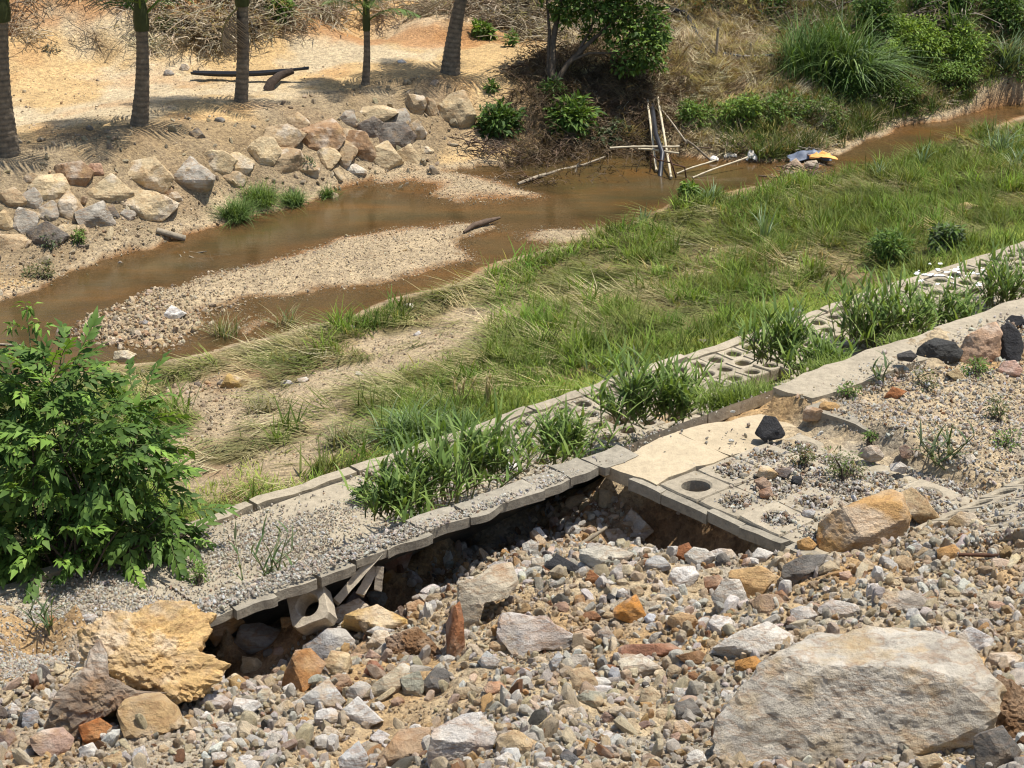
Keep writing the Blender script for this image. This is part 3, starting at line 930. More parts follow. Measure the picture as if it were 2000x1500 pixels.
# --- stones named one by one, front of the picture
HERO = [
 # name, outline, colour, stain, thick, sub, label, kwargs
 ('boulder', [(1393, 1458), (1398, 1406), (1440, 1358), (1478, 1320), (1490, 1286), (1540, 1258), (1600, 1230), (1640, 1234), (1700, 1216), (1808, 1230), (1890, 1243), (1928, 1308), (1953, 1338), (1933, 1398), (1928, 1458), (1878, 1500), (1700, 1515), (1520, 1518), (1440, 1496)],
  (.46, .41, .325), .75, .95, 6, 'huge pale grey-tan boulder filling the lower right of the rubble', dict(front=[((.04, -1, -.04), .60), ((-.5, -1, .35), .74), ((.05, -.62, 1), .70), ((.4, -.7, .8), .80), ((.6, -.6, -.85), .93), ((-.15, -.55, 1), .88), ((.55, -.9, .25), .9)], facets=0, rough_=.045, grit=.012, lift=.03)),
 ('block_rock', [(1598, 1070), (1600, 1012), (1625, 990), (1735, 946), (1763, 952), (1775, 1000), (1770, 1040), (1700, 1078), (1640, 1088), (1615, 1096)],
  (.46, .27, .10), .6, .8, 5, 'large squarish orange boulder at the end of the broken slab', dict(front=[((.25, -1, .35), .7), ((-1, -.7, .1), .9), ((0, -.35, 1), .8)], facets=3, grit=.018)),
 ('stone', [(1760, 955), (1785, 944), (1815, 975), (1858, 1035), (1838, 1042), (1790, 1012), (1765, 985)], C['tan'], .6, .7, 4, 'long tan stone leaning against the right side of the orange boulder', {}),
 ('stone', [(1522, 1142), (1530, 1100), (1570, 1080), (1618, 1078), (1602, 1106), (1570, 1122), (1545, 1148)], C['slate'], 0, .9, 4, 'long dark slate stone below the orange boulder', {}),
 ('slab_stone', [(893, 1190), (895, 1125), (930, 1120), (960, 1095), (1000, 1088), (1013, 1130), (990, 1160), (940, 1170), (930, 1230), (905, 1240)], (.50, .43, .31), .5, .6, 5, 'big pale cream slab of rock standing in front of the hollow', {}),
 ('slab_stone', [(874, 1302), (870, 1210), (882, 1180), (898, 1165), (905, 1200), (908, 1250), (897, 1305)], C['rust'], .5, 1.2, 4, 'narrow upright rust-brown stone standing on end in the rubble', {}),
 ('stone', [(970, 1200), (985, 1188), (1060, 1200), (1132, 1240), (1100, 1266), (1060, 1262), (1010, 1292), (988, 1252), (970, 1246)], (.56, .52, .46), .35, .7, 4, 'white-grey angular stone right of the upright rust stone', {}),
 ('stone', [(545, 1352), (555, 1310), (575, 1265), (605, 1261), (637, 1290), (620, 1322), (585, 1357)], (.36, .17, .055), .5, .9, 4, 'tilted orange-brown stone with a dark left face', dict(front=[((.6, -1, .5), .7), ((-1, -.6, -.1), .7)], facets=2)),
 ('stone', [(565, 1376), (600, 1350), (640, 1320), (660, 1345), (677, 1367), (650, 1387), (600, 1390)], (.46, .44, .39), 0, .9, 4, 'pale grey angular stone just below the tilted orange-brown one', {}),
 ('stone', [(708, 1357), (730, 1330), (785, 1290), (802, 1300), (778, 1347), (740, 1367)], (.42, .36, .25), .2, .9, 4, 'tan wedge-shaped stone left of two darker ones', {}),
 ('block_rock', [(835, 1470), (845, 1420), (900, 1390), (940, 1384), (960, 1410), (972, 1430), (950, 1472), (915, 1502), (840, 1502)], (.54, .50, .44), .6, .85, 5, 'blocky white-grey rock with an orange streak at the bottom edge', dict(front=[((.15, -1, .55), .7), ((-.3, -.3, 1), .85), ((.2, -.7, -.9), .85)], facets=4, grit=.018)),
 ('stone', [(735, 1476), (780, 1420), (842, 1414), (838, 1470), (800, 1504), (760, 1504)], (.44, .31, .19), .5, .8, 4, 'tan-orange stone touching the left of the blocky white-grey rock', {}),
 ('clay_lump', [(112, 1380), (122, 1340), (160, 1285), (163, 1222), (215, 1180), (262, 1186), (300, 1166), (370, 1159), (417, 1185), (402, 1222), (380, 1258), (437, 1282), (402, 1332), (330, 1362), (250, 1372), (190, 1392), (140, 1412)],
  (.57, .375, .155), .2, .8, 6, 'huge crumbly yellow clay lump at the lower left', dict(front=[((.2, -1, .6), .62), ((-.8, -.8, .2), .8), ((0, -.6, -.8), .85)], facets=7, rough_=.075, pits=.05, grit=.06)),
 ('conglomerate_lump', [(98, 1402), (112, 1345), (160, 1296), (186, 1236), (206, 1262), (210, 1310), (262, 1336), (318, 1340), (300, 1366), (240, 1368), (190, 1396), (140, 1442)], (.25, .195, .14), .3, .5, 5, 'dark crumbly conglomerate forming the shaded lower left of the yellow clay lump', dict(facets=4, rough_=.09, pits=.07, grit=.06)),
 ('block_rock', [(228, 1386), (245, 1358), (310, 1344), (345, 1374), (362, 1411), (310, 1432), (245, 1437)], (.42, .28, .13), .35, .9, 4, 'squarish tan-brown block in front of the yellow clay lump', dict(front=[((.05, -1, .25), .8), ((0, -.3, 1), .75)], facets=2)),
 ('slab_stone', [(590, 1226), (650, 1185), (700, 1164), (720, 1181), (700, 1202), (650, 1216)], (.52, .42, .30), .35, .9, 4, 'long cream slab stone sloping up beside the tipped honeycomb block', {}),
 ('stone', [(1375, 1272), (1440, 1230), (1500, 1208), (1556, 1240), (1540, 1267), (1470, 1287)], (.60, .55, .46), .2, .7, 4, 'broad whitish stone behind the left end of the huge boulder', {}),
 ('rock', [(1870, 692), (1888, 650), (1945, 618), (1957, 640), (1952, 702), (1900, 722), (1876, 712)], (.50, .33, .21), .5, .8, 4, 'pinkish gravelly breccia rock standing by the black rocks at the right edge', dict(pits=.05, rough_=.06)),
]
k = 0
for nm, ol, cc, st, th, sb, lb, kw in HERO:
    k += 1
    place_stone(nm, 0, 0, 0, 0, cc, 500 + k, lb, 'boulder' if nm in ('boulder', 'block_rock') else 'clay lump' if nm == 'clay_lump' else 'conglomerate' if nm == 'conglomerate_lump' else 'rock', None, outline=ol, thick=th, sub=sb, stain=st, **kw)
ONE = [
 # px, py, w, h, colour, stain, label, kw
 (1975, 1385, 112, 150, C['brown'], .2, 'dark brown honeycombed rock at the right edge beside the huge boulder', dict(pits=.22, rough_=.05, sub=5)),
 (1950, 1462, 92, 100, C['slate'], 0, 'blue-grey stone wedged under the dark brown honeycombed rock', {}),
 (1748, 1040, 88, 56, C['pink'], .7, 'pinkish white stone with rust marks at the foot of the orange boulder', {}),
 (1656, 1097, 60, 48, C['purple'], 0, 'purple-grey stone below the front of the orange boulder', {}),
 (1695, 1105, 44, 34, C['cream'], .2, 'small cream stone right of the purple-grey stone', {}),
 (1471, 1136, 96, 70, (.50, .32, .14), .4, 'tan-orange lump of rock left of the long dark slate stone', dict(sub=4)),
 (1426, 1162, 74, 72, (.56, .51, .42), 0, 'pale cream stone below the tan-orange lump', dict(sub=4)),
 (1395, 1142, 42, 44, C['rust'], .4, 'small rust stone between the pale cream stone and a white one', {}),
 (1333, 1128, 66, 52, C['white'], .1, 'bright white stone lying right of centre in the rubble', {}),
 (1504, 834, 60, 52, C['black'], 0, 'glossy black rock sitting alone on the gravel of the berm', dict(sub=4)),
 (1099, 1102, 76, 48, C['black'], 0, 'jet black stone just below the mouth of the hollow', dict(sub=4)),
 (858, 1331, 68, 64, C['slate'], 0, 'dark blue-grey pointed stone below the honeycombed brown rock', dict(sub=4)),
 (807, 1336, 50, 62, C['green'], 0, 'grey-tan stone touching the dark pointed stone', {}),
 (1231, 1190, 66, 70, (.50, .22, .045), .4, 'vivid orange stone in the middle of the rubble', dict(sub=4)),
 (1248, 1027, 62, 80, (.50, .46, .38), .25, 'pale rock leaning upright at the mouth of the hollow', dict(sub=4)),
 (810, 1258, 114, 78, C['brown'], .3, 'dark brown honeycombed rock in the middle of the front rubble', dict(pits=.2, rough_=.05, sub=5)),
 (735, 1206, 146, 58, C['yellow'], .2, 'broad yellow-ochre rock behind the honeycombed brown one', dict(sub=4, rough_=.05)),
 (505, 1245, 116, 66, (.38, .365, .33), 0, 'speckled grey granite boulder right of the clay lump', dict(sub=4)),
 (650, 1256, 128, 66, (.34, .33, .31), 0, 'speckled grey granite boulder below the cream slab stone', dict(sub=4)),
 (196, 1426, 88, 56, (.36, .13, .035), .3, 'rust-red stone at the foot of the clay lump', dict(sub=4)),
 (384, 1238, 68, 62, (.46, .42, .34), .1, 'pale grey stone resting on the right flank of the clay lump', dict(sub=4)),
 (436, 1222, 86, 76, (.46, .28, .12), .4, 'orange-tan clod between the clay lump and the granite', dict(sub=4)),
 (394, 1318, 76, 52, (.42, .31, .20), .2, 'rounded tan stone at the right foot of the clay lump', dict(sub=4)),
 (773, 1086, 66, 76, (.34, .165, .09), .4, 'reddish-brown boulder beside the broken concrete posts', dict(sub=4)),
 (1186, 1086, 112, 48, (.54, .49, .38), .1, 'flat pale slab of stone right of the jet black one', dict(sub=4)),
 (1196, 1048, 78, 38, (.44, .35, .25), .5, 'tan stone with brown patches behind the flat pale slab', {}),
 (1336, 1078, 46, 44, C['rust'], .3, 'dark rust stone under the edge of the berm paving', {}),
 (1366, 1088, 62, 46, (.46, .43, .36), 0, 'grey wedge stone beside the dark rust stone', {}),
 (1514, 1046, 50, 34, (.48, .45, .39), 0, 'light grey stone under the right end of the berm edge', {}),
 (1576, 1062, 40, 32, (.55, .32, .12), .3, 'small orange-cream stone left of the large orange boulder', {}),
 (1142, 1243, 42, 36, C['orange'], .2, 'small orange wedge in the pale rubble', {}),
 (1272, 1272, 132, 36, C['redb'], .5, 'long flat red-brown stone lying across the rubble', {}),
 (1352, 1288, 66, 42, C['brown'], .5, 'brown stone left of the broad whitish one', {}),
 (1250, 1302, 92, 56, (.50, .44, .33), .2, 'pale flat stone below the long red-brown one', {}),
 (966, 1345, 46, 32, (.40, .18, .08), .4, 'reddish clod of earth near the bottom middle', {}),
 (1152, 1365, 60, 40, C['green'], 0, 'grey-green stone casting a dark shadow near the bottom middle', {}),
 (1062, 1412, 52, 44, (.48, .38, .22), 0, 'tan square stone near the bottom middle', {}),
 (1406, 1222, 54, 50, (.60, .56, .50), .3, 'whitish stone with a rusty underside', {}),
 (1334, 1214, 62, 42, (.52, .34, .17), .3, 'cream-orange stone left of the whitish one', {}),
 (1346, 1388, 58, 58, C['slate'], 0, 'dark two-toned stone left of the huge boulder', {}),
 (1462, 1298, 54, 40, C['orange'], .3, 'orange stone against the left shoulder of the huge boulder', {}),
 (1905, 1250, 74, 62, (.60, .57, .52), 0, 'white stone behind the right shoulder of the huge boulder', {}),
 (1962, 1290, 74, 40, (.50, .38, .26), .2, 'tan stone above the dark brown honeycombed rock', {}),
 (1888, 1158, 48, 26, (.50, .47, .40), 0, 'flat pale stone at the right among small gravel', {}),
 (1640, 1190, 90, 46, (.48, .44, .38), .2, 'flat grey stone above the top of the huge boulder', {}),
 (1760, 1175, 110, 50, (.44, .38, .30), .4, 'brownish flat stone above the right half of the huge boulder', {}),
 (1570, 1200, 56, 40, (.50, .46, .40), .2, 'small pale stone at the top left of the huge boulder', {}),
 (1500, 1180, 70, 44, (.36, .25, .16), .5, 'brown and grey stone below the tan-orange lump', {}),
 (1975, 1018, 70, 36, C['rust'], .3, 'rust-brown clod at the foot of the upper revetment', {}),
 (1885, 1018, 66, 44, (.44, .31, .16), .3, 'tan clod left of the rust-brown clod', {}),
 (50, 1252, 52, 40, (.36, .33, .28), 0, 'grey slab stone at the far left of the rubble', {}),
 (28, 1362, 38, 30, C['rust'], .3, 'small rust stone at the far left of the rubble', {}),
 (62, 1402, 38, 44, (.36, .36, .36), 0, 'rounded blue-grey stone left of the rust-red one', {}),
 (76, 1372, 60, 30, (.44, .35, .22), .1, 'flat tan slab stone at the left edge of the clay lump', {}),
 (14, 1442, 40, 44, C['purple'], 0, 'dark stone in the bottom left corner', {}),
 (275, 1476, 36, 46, (.58, .55, .50), 0, 'white upright stone at the bottom left', {}),
 (690, 1482, 60, 80, (.52, .50, .46), .1, 'pale grey stone left of the tan-orange one', {}),
 (742, 1440, 42, 36, (.54, .50, .46), 0, 'small white-grey stone above the tan-orange one', {}),
 (955, 1290, 46, 44, (.42, .41, .37), 0, 'grey stone below the upright rust stone', {}),
 (1084, 1292, 34, 48, (.40, .40, .38), 0, 'small upright grey stone below the white-grey angular one', {}),
 (1128, 1296, 44, 42, (.44, .38, .30), 0, 'tan-grey stone right of the small upright grey one', {}),
 (1200, 1320, 26, 42, (.34, .34, .34), 0, 'thin upright blue-grey stone below the long red-brown one', {}),
 (660, 1296, 56, 60, (.55, .43, .25), .3, 'cream-yellow stone right of the tilted orange-brown one', {}),
 (665, 1330, 50, 34, (.40, .24, .14), .5, 'reddish tan stone below the cream-yellow one', {}),
 (730, 1306, 40, 40, C['redb'], .3, 'small reddish stone right of the granite', {}),
 (420, 1372, 70, 38, (.54, .48, .42), .3, 'pinkish white stone right of the squarish tan-brown block', {}),
 (480, 1382, 60, 44, (.56, .54, .50), 0, 'white-grey stone between the tan-brown block and the pale grey one', {}),
 (520, 1360, 40, 36, (.42, .40, .30), 0, 'small olive-grey stone beside the tilted orange-brown one', {}),
 (545, 1272, 26, 24, C['redb'], .2, 'small brick-red stone on the granite', {}),
 (525, 1275, 24, 20, C['slate'], 0, 'small dark blue stone on the granite', {}),
 (536, 1202, 30, 20, C['redb'], .2, 'small brick-red stone before the broken edge', {}),
 (150, 1300, 44, 60, C['slate'], .1, 'dark grey conglomerate stone in the left face of the clay lump', {}),
 (157, 1245, 30, 40, (.52, .50, .44), 0, 'pale grey stone at the upper left of the clay lump', {}),
 (745, 1232, 62, 22, (.38, .37, .34), 0, 'flat grey stone between the yellow and brown rocks', {}),
 (742, 1250, 56, 44, (.60, .50, .36), .1, 'cream stone left of the honeycombed brown rock', {}),
 (705, 1172, 70, 40, C['purple'], .2, 'purplish boulder at the foot of the broken posts', {}),
 (745, 1165, 60, 46, (.50, .45, .35), .2, 'pale stone at the foot of the broken posts', {}),
 (815, 1185, 44, 34, (.50, .34, .2), .4, 'orange-pink stone right of the broken posts', {}),
 (760, 1125, 30, 32, (.36, .19, .05), .3, 'small ochre stone under the reddish-brown boulder', {}),
 (1040, 1072, 40, 42, (.46, .43, .36), 0, 'grey stone in the mouth of the hollow', {}),
 (1052, 1044, 34, 34, (.56, .54, .48), 0, 'pale stone in the mouth of the hollow', {}),
 (1056, 1102, 40, 30, (.44, .38, .28), 0, 'tan stone left of the jet black one', {}),
 (1120, 1036, 34, 26, (.48, .46, .40), 0, 'light grey stone inside the hollow', {}),
 (1162, 1126, 40, 34, (.33, .13, .05), .3, 'rust stone under the flat pale slab', {}),
 (1210, 1115, 44, 36, (.50, .46, .40), 0, 'pale stone below the flat pale slab', {}),
 (1285, 1100, 50, 36, (.38, .37, .34), 0, 'grey stone right of the flat pale slab', {}),
 (1310, 1160, 50, 30, (.48, .44, .36), 0, 'grey-white stone below the bright white one', {}),
 (1096, 1186, 34, 26, (.25, .16, .11), .2, 'small dark brown stone left of the vivid orange one', {}),
 (1195, 1168, 26, 24, C['black'], 0, 'small black stone behind the vivid orange one', {}),
 # berm and gravel slope on the right
 (1750, 768, 46, 30, (.34, .13, .045), .4, 'rust-brown stone on the upper gravel near the coping', dict(rough_=.06)),
 (1972, 672, 56, 104, C['black'], 0, 'tall black rock at the right edge', dict(sub=4)),
 (1982, 630, 44, 34, C['black'], 0, 'small black rock on top of the heap at the right edge', {}),
 (1836, 682, 92, 52, (.045, .045, .042), 0, 'lumpy black rock left of the pinkish breccia', dict(rough_=.08, sub=4)),
 (1772, 694, 40, 24, C['dark'], 0, 'small black stone at the edge of the coping', {}),
 (1972, 722, 52, 44, C['pink'], .2, 'pink stone below the tall black rock', {}),
 (1868, 732, 40, 30, (.50, .38, .2), .2, 'tan stone in the weeds below the breccia', {}),
 (1702, 884, 52, 34, (.52, .44, .34), .1, 'rounded cream stone in the middle of the weedy gravel', {}),
 (1498, 922, 44, 30, (.55, .36, .15), .2, 'yellow-orange stone on the berm gravel', {}),
 (1490, 942, 34, 26, (.36, .25, .17), .2, 'brown stone touching the yellow-orange one', {}),
 (1530, 922, 34, 22, (.24, .20, .17), .2, 'dark brown stone right of the yellow-orange one', {}),
 (1556, 938, 24, 20, C['black'], 0, 'little black stone on the berm gravel', {}),
 (1497, 962, 28, 26, (.34, .13, .04), .2, 'small rust stone near the berm edge', {}),
 (1580, 1002, 28, 20, (.36, .36, .36), 0, 'small blue-grey stone near the berm edge', {}),
 (1620, 795, 40, 26, (.46, .28, .11), .3, 'yellow clod under the broken end of the coping', {}),
 (1590, 806, 44, 30, (.36, .2, .09), .3, 'brown earth clod under the broken end of the coping', {}),
 (1755, 912, 36, 24, (.46, .42, .36), 0, 'grey flat stone in the weedy gravel', {}),
 (1892, 895, 30, 20, (.58, .5, .38), 0, 'cream stone beside the reed in the gravel', {}),
 (1770, 880, 28, 28, (.26, .17, .12), .1, 'brown stone right of the cream one in the weedy gravel', {}),
 (1330, 1003, 20, 14, (.5, .46, .4), 0, 'small pale stone on the rim of the paving', {}),
 # the grassy flat and the bars
 (340, 610, 50, 34, (.70, .67, .60), 0, 'bright white triangular stone on the gravel bar', dict(sub=4)),
 (244, 696, 46, 28, (.60, .50, .32), 0, 'cream pointed stone at the stream edge near the bush', {}),
 (310, 668, 24, 20, (.50, .36, .18), .3, 'small tan stone at the lower end of the gravel bar', {}),
 (457, 744, 56, 36, (.46, .30, .10), .3, 'ochre rock on the bare patch of the grassy flat', {}),
 (432, 746, 16, 14, (.55, .42, .28), 0, 'small cream stone left of the ochre rock', {}),
 (574, 702, 24, 16, C['slate'], 0, 'dark stone in the flattened grass', {}),
 (1892, 406, 50, 26, (.48, .36, .15), .2, 'yellow stone half hidden in the grass at the right', {}),
 (684, 641, 20, 14, (.66, .62, .56), 0, 'white stone in the grass left of two others', {}),
 (798, 597, 22, 11, (.66, .60, .48), 0, 'white stone at the stream side of the grass', {}),
 (814, 651, 18, 13, (.66, .62, .56), 0, 'white stone on the bare strip in the grass', {}),
 (703, 730, 18, 12, (.62, .54, .42), 0, 'pale stone lower on the bare strip', {}),
 (592, 742, 24, 14, (.60, .56, .50), 0, 'pale stone among the gravel right of the ochre rock', {}),
 (560, 748, 26, 14, (.58, .54, .48), 0, 'grey-white stone among the gravel right of the ochre rock', {}),
 (590, 825, 16, 12, (.64, .6, .5), 0, 'lone white stone on the lower bare patch', {}),
 (1552, 610, 30, 22, (.26, .26, .25), 0, 'grey stone on the honeycomb blocks behind the reeds', {}),
 (1376, 668, 28, 14, (.20, .20, .19), 0, 'dark stone on the toe of the honeycomb blocks', {}),
 (36, 632, 34, 20, (.46, .34, .12), .1, 'yellow stone in the shallow water at the left', {}),
 (282, 630, 20, 13, (.30, .29, .27), 0, 'small grey stone on the gravel bar', {}),
 (1478, 300, 34, 18, (.60, .56, .50), 0, 'white stone on the trash heap by the far bank', {}),
 (1492, 304, 22, 14, (.48, .38, .28), 0, 'tan stone right of the white one on the trash heap', {}),
 (1550, 318, 40, 22, (.50, .37, .25), 0, 'tan stone on the stony heap in the stream', {}),
 (1584, 322, 30, 22, (.46, .38, .28), 0, 'beige stone on the stony heap in the stream', {}),
 (1545, 338, 32, 16, (.42, .32, .22), .2, 'brown stone on the stony heap in the stream', {}),
 (1555, 358, 44, 16, (.58, .47, .34), 0, 'cream flat stone at the grass side of the stony heap', {}),
 (1720, 345, 34, 12, (.52, .43, .3), 0, 'cream stone at the stream edge right of the heap', {}),
 (786, 120, 20, 10, (.72, .70, .66), 0, 'white stone on the sandy terrace', {}),
 (1018, 122, 18, 10, (.2, .17, .13), 0, 'dark stone on the sandy terrace by the tree', {}),
 (985, 140, 16, 10, (.42, .3, .16), 0, 'tan stone on the sandy terrace by the tree', {}),
 (360, 132, 22, 18, (.52, .44, .33), 0, 'pale stone at the left end of the black trough', {}),
 (330, 142, 22, 16, (.24, .22, .19), 0, 'dark grey stone beside the pale one by the trough', {}),
 (268, 58, 14, 12, (.6, .57, .5), 0, 'pale stone in the dry brush above the terrace', {}),
 (402, 102, 50, 26, (.46, .32, .16), .1, 'sandy clod in front of the dry brush', {}),
 (385, 262, 34, 22, (.2, .17, .13), .1, 'dark brown stone on the slope below the second palm', {}),
 (430, 234, 22, 14, (.22, .2, .17), 0, 'dark stone above the riprap', {}),
]
for px, py, w, h, cc, st, lb, kw in ONE:
    k += 1
    kw = dict(kw); sb = kw.pop('sub', 4 if w * h > 700 else 3)
    place_stone('rock' if w * h > 2500 else 'stone', px, py, w, h, cc, 600 + k, lb, 'rock' if w * h > 2500 else 'stone', None, sub=sb, stain=st, **kw)

# --- riprap on the far bank
RIP = [(95, 367, 60, 50, 'cream'), (145, 343, 58, 50, 'brown'), (186, 333, 25, 25, 'pink'), (210, 371, 90, 56, 'cream'), (290, 343, 72, 62, 'cream'), (367, 345, 80, 68, 'grey'), (280, 402, 105, 54, 'cream'),
       (133, 402, 50, 58, 'tan'), (24, 388, 52, 42, 'tan'), (63, 388, 38, 42, 'grey'), (98, 415, 36, 42, 'grey'), (186, 422, 60, 52, 'grey'), (218, 415, 25, 30, 'slate'), (10, 434, 38, 44, 'cream'), (52, 430, 44, 46, 'grey'),
       (95, 462, 60, 50, 'slate'), (133, 454, 38, 28, 'cream'), (28, 475, 55, 30, 'tan'), (425, 320, 56, 46, 'cream'), (472, 318, 42, 38, 'cream'), (515, 300, 52, 54, 'cream'), (553, 275, 68, 56, 'tan'), (556, 314, 68, 48, 'tan'),
       (620, 265, 84, 60, 'brown'), (580, 238, 40, 34, 'tan'), (680, 232, 30, 30, 'grey'), (678, 264, 27, 24, 'tan'), (672, 300, 44, 54, 'tan'), (640, 310, 40, 38, 'cream'), (702, 287, 48, 56, 'brown'), (750, 305, 62, 52, 'cream'),
       (800, 303, 44, 40, 'cream'), (770, 268, 66, 52, 'slate'), (717, 250, 56, 40, 'slate'), (815, 256, 32, 40, 'tan'), (783, 228, 30, 30, 'grey'), (811, 206, 34, 40, 'tan'), (839, 210, 30, 36, 'tan'), (888, 217, 66, 70, 'cream'),
       (734, 224, 70, 32, 'cream'), (835, 294, 22, 15, 'cream'), (693, 331, 44, 20, 'white'), (600, 330, 36, 28, 'tan'), (455, 350, 40, 30, 'tan'), (160, 450, 26, 22, 'tan'), (60, 350, 26, 22, 'tan'), (250, 420, 24, 20, 'grey'), (340, 385, 26, 20, 'tan'), (325, 372, 22, 20, 'brown')]
RC = dict(cream=(.54, .42, .245), tan=(.42, .31, .18), brown=(.31, .19, .10), grey=(.35, .31, .245), slate=(.16, .14, .115), pink=(.42, .26, .17), white=(.66, .60, .48))
WORD = dict(cream='cream', tan='tan', brown='brown', grey='grey', slate='dark slate', pink='pinkish', white='white')
ORD = ['first', 'second', 'third', 'fourth', 'fifth', 'sixth', 'seventh', 'eighth', 'ninth', 'tenth', 'eleventh', 'twelfth', 'thirteenth', 'fourteenth', 'fifteenth', 'sixteenth', 'seventeenth', 'eighteenth']
cnt = {}
for px, py, w, h, cn in sorted(RIP):
    cnt[cn] = cnt.get(cn, 0) + 1
    tot = sum(1 for q in RIP if q[4] == cn)
    wd = WORD[cn]
    lb = f'{wd} boulder in the far bank riprap, {ORD[cnt[cn] - 1]} {wd} one from the left' if tot > 1 else f'only {wd} stone in the far bank riprap'
    base = np.array(RC[cn]) * rnd.uniform(.9, 1.1)
    k += 1
    place_stone('riprap_boulder', px, py, w * 1.38, h * 1.36, base, 900 + k, lb, 'boulder', 'riprap boulders along the far bank', thick=1.0, sub=4 if w > 45 else 3, stain=rnd.choice((0, .15, .3)), rough_=.045)
# --- the other stones one can pick out of the front rubble
PAL = [('pale grey', (.50, .47, .41), 7), ('white', (.62, .58, .51), 5), ('tan', (.46, .35, .21), 7), ('cream', (.54, .43, .27), 7), ('orange', (.45, .25, .09), 3), ('rust-brown', (.27, .13, .06), 3), ('grey', (.35, .32, .27), 4), ('dark', (.11, .11, .11), 1), ('pinkish', (.46, .31, .23), 3)]
PW = sum(([p] * p[2] for p in PAL), [])
def in_rubble(px, py):
    edge = np.interp(px, [0, 430, 560, 740, 900, 1040, 1250, 1590, 1700, 2000], [1190, 1200, 1215, 1165, 1135, 1040, 1050, 1090, 1080, 1040])
    return py > edge
n_made = 0
LOOSE = []
tries = 0
while n_made < 185 and tries < 14000:
    tries += 1
    px, py = rnd.uniform(-10, 2010), rnd.uniform(1040, 1500)
    if not in_rubble(px, py): continue
    w = min(80, max(24, rnd.lognormvariate(3.5, .36))) * (1 + (py - 1250) / 1400)
    h = w * rnd.uniform(.55, .95)
    if any((px - a) ** 2 + ((py - b_) * 1.2) ** 2 < (.5 * (w + c_)) ** 2 * .42 for a, b_, c_ in STONES): continue
    nm, cc, _ = rnd.choice(PW)
    k += 1; n_made += 1
    LOOSE.append((place_stone('stone', px, py, w, h, np.array(cc) * rnd.uniform(.85, 1.12), 1200 + k, '', 'stone', 'loose stones of the front rubble', sub=3, stain=rnd.choice((0, .15, .4)), rough_=.05), nm, px, py, w))
LM = [(1680, 1350, 'huge boulder'), (1231, 1190, 'vivid orange stone'), (1099, 1102, 'jet black stone'), (858, 1331, 'dark pointed stone'), (810, 1258, 'honeycombed brown rock'), (735, 1206, 'yellow-ochre rock'),
      (505, 1245, 'granite by the clay lump'), (290, 1260, 'yellow clay lump'), (590, 1310, 'tilted orange-brown stone'), (905, 1445, 'blocky white-grey rock'), (1050, 1230, 'white-grey angular stone'), (950, 1140, 'big cream slab'),
      (1271, 1272, 'long red-brown stone'), (1333, 1128, 'bright white stone'), (1470, 1136, 'tan-orange lump'), (1565, 1110, 'long slate stone'), (1975, 1385, 'honeycombed rock at the right edge'), (196, 1426, 'rust-red stone'),
      (1152, 1365, 'grey-green stone'), (1346, 1388, 'two-toned dark stone'), (1248, 1027, 'leaning pale rock'), (1700, 1015, 'large orange boulder'), (1905, 1250, 'white stone behind the huge boulder'), (773, 1086, 'reddish-brown boulder'),
      (1062, 1412, 'tan square stone'), (690, 1482, 'pale stone at the bottom edge'), (62, 1402, 'rounded blue-grey stone'), (50, 1252, 'grey slab at the far left'), (1750, 1175, 'brownish flat stone'), (1888, 1158, 'flat pale stone at the right')]
DIRS = ['right of', 'below and right of', 'below', 'below and left of', 'left of', 'above and left of', 'above', 'above and right of']
seen = {}
for ob, nm, px, py, w in sorted(LOOSE, key=lambda q: -q[4]):
    cand = sorted(LM, key=lambda q: (q[0] - px) ** 2 + (q[1] - py) ** 2)
    for lx, ly, ln in cand[:7]:
        dr = DIRS[int(round(math.atan2(py - ly, px - lx) / (math.pi / 4))) % 8]
        sz = 'small' if w < 34 else 'middling' if w < 46 else 'larger'
        lb = f'{sz} {nm} angular stone {dr} the {ln}'
        if lb not in seen: break
    seen[lb] = 1
    ob['label'] = lb
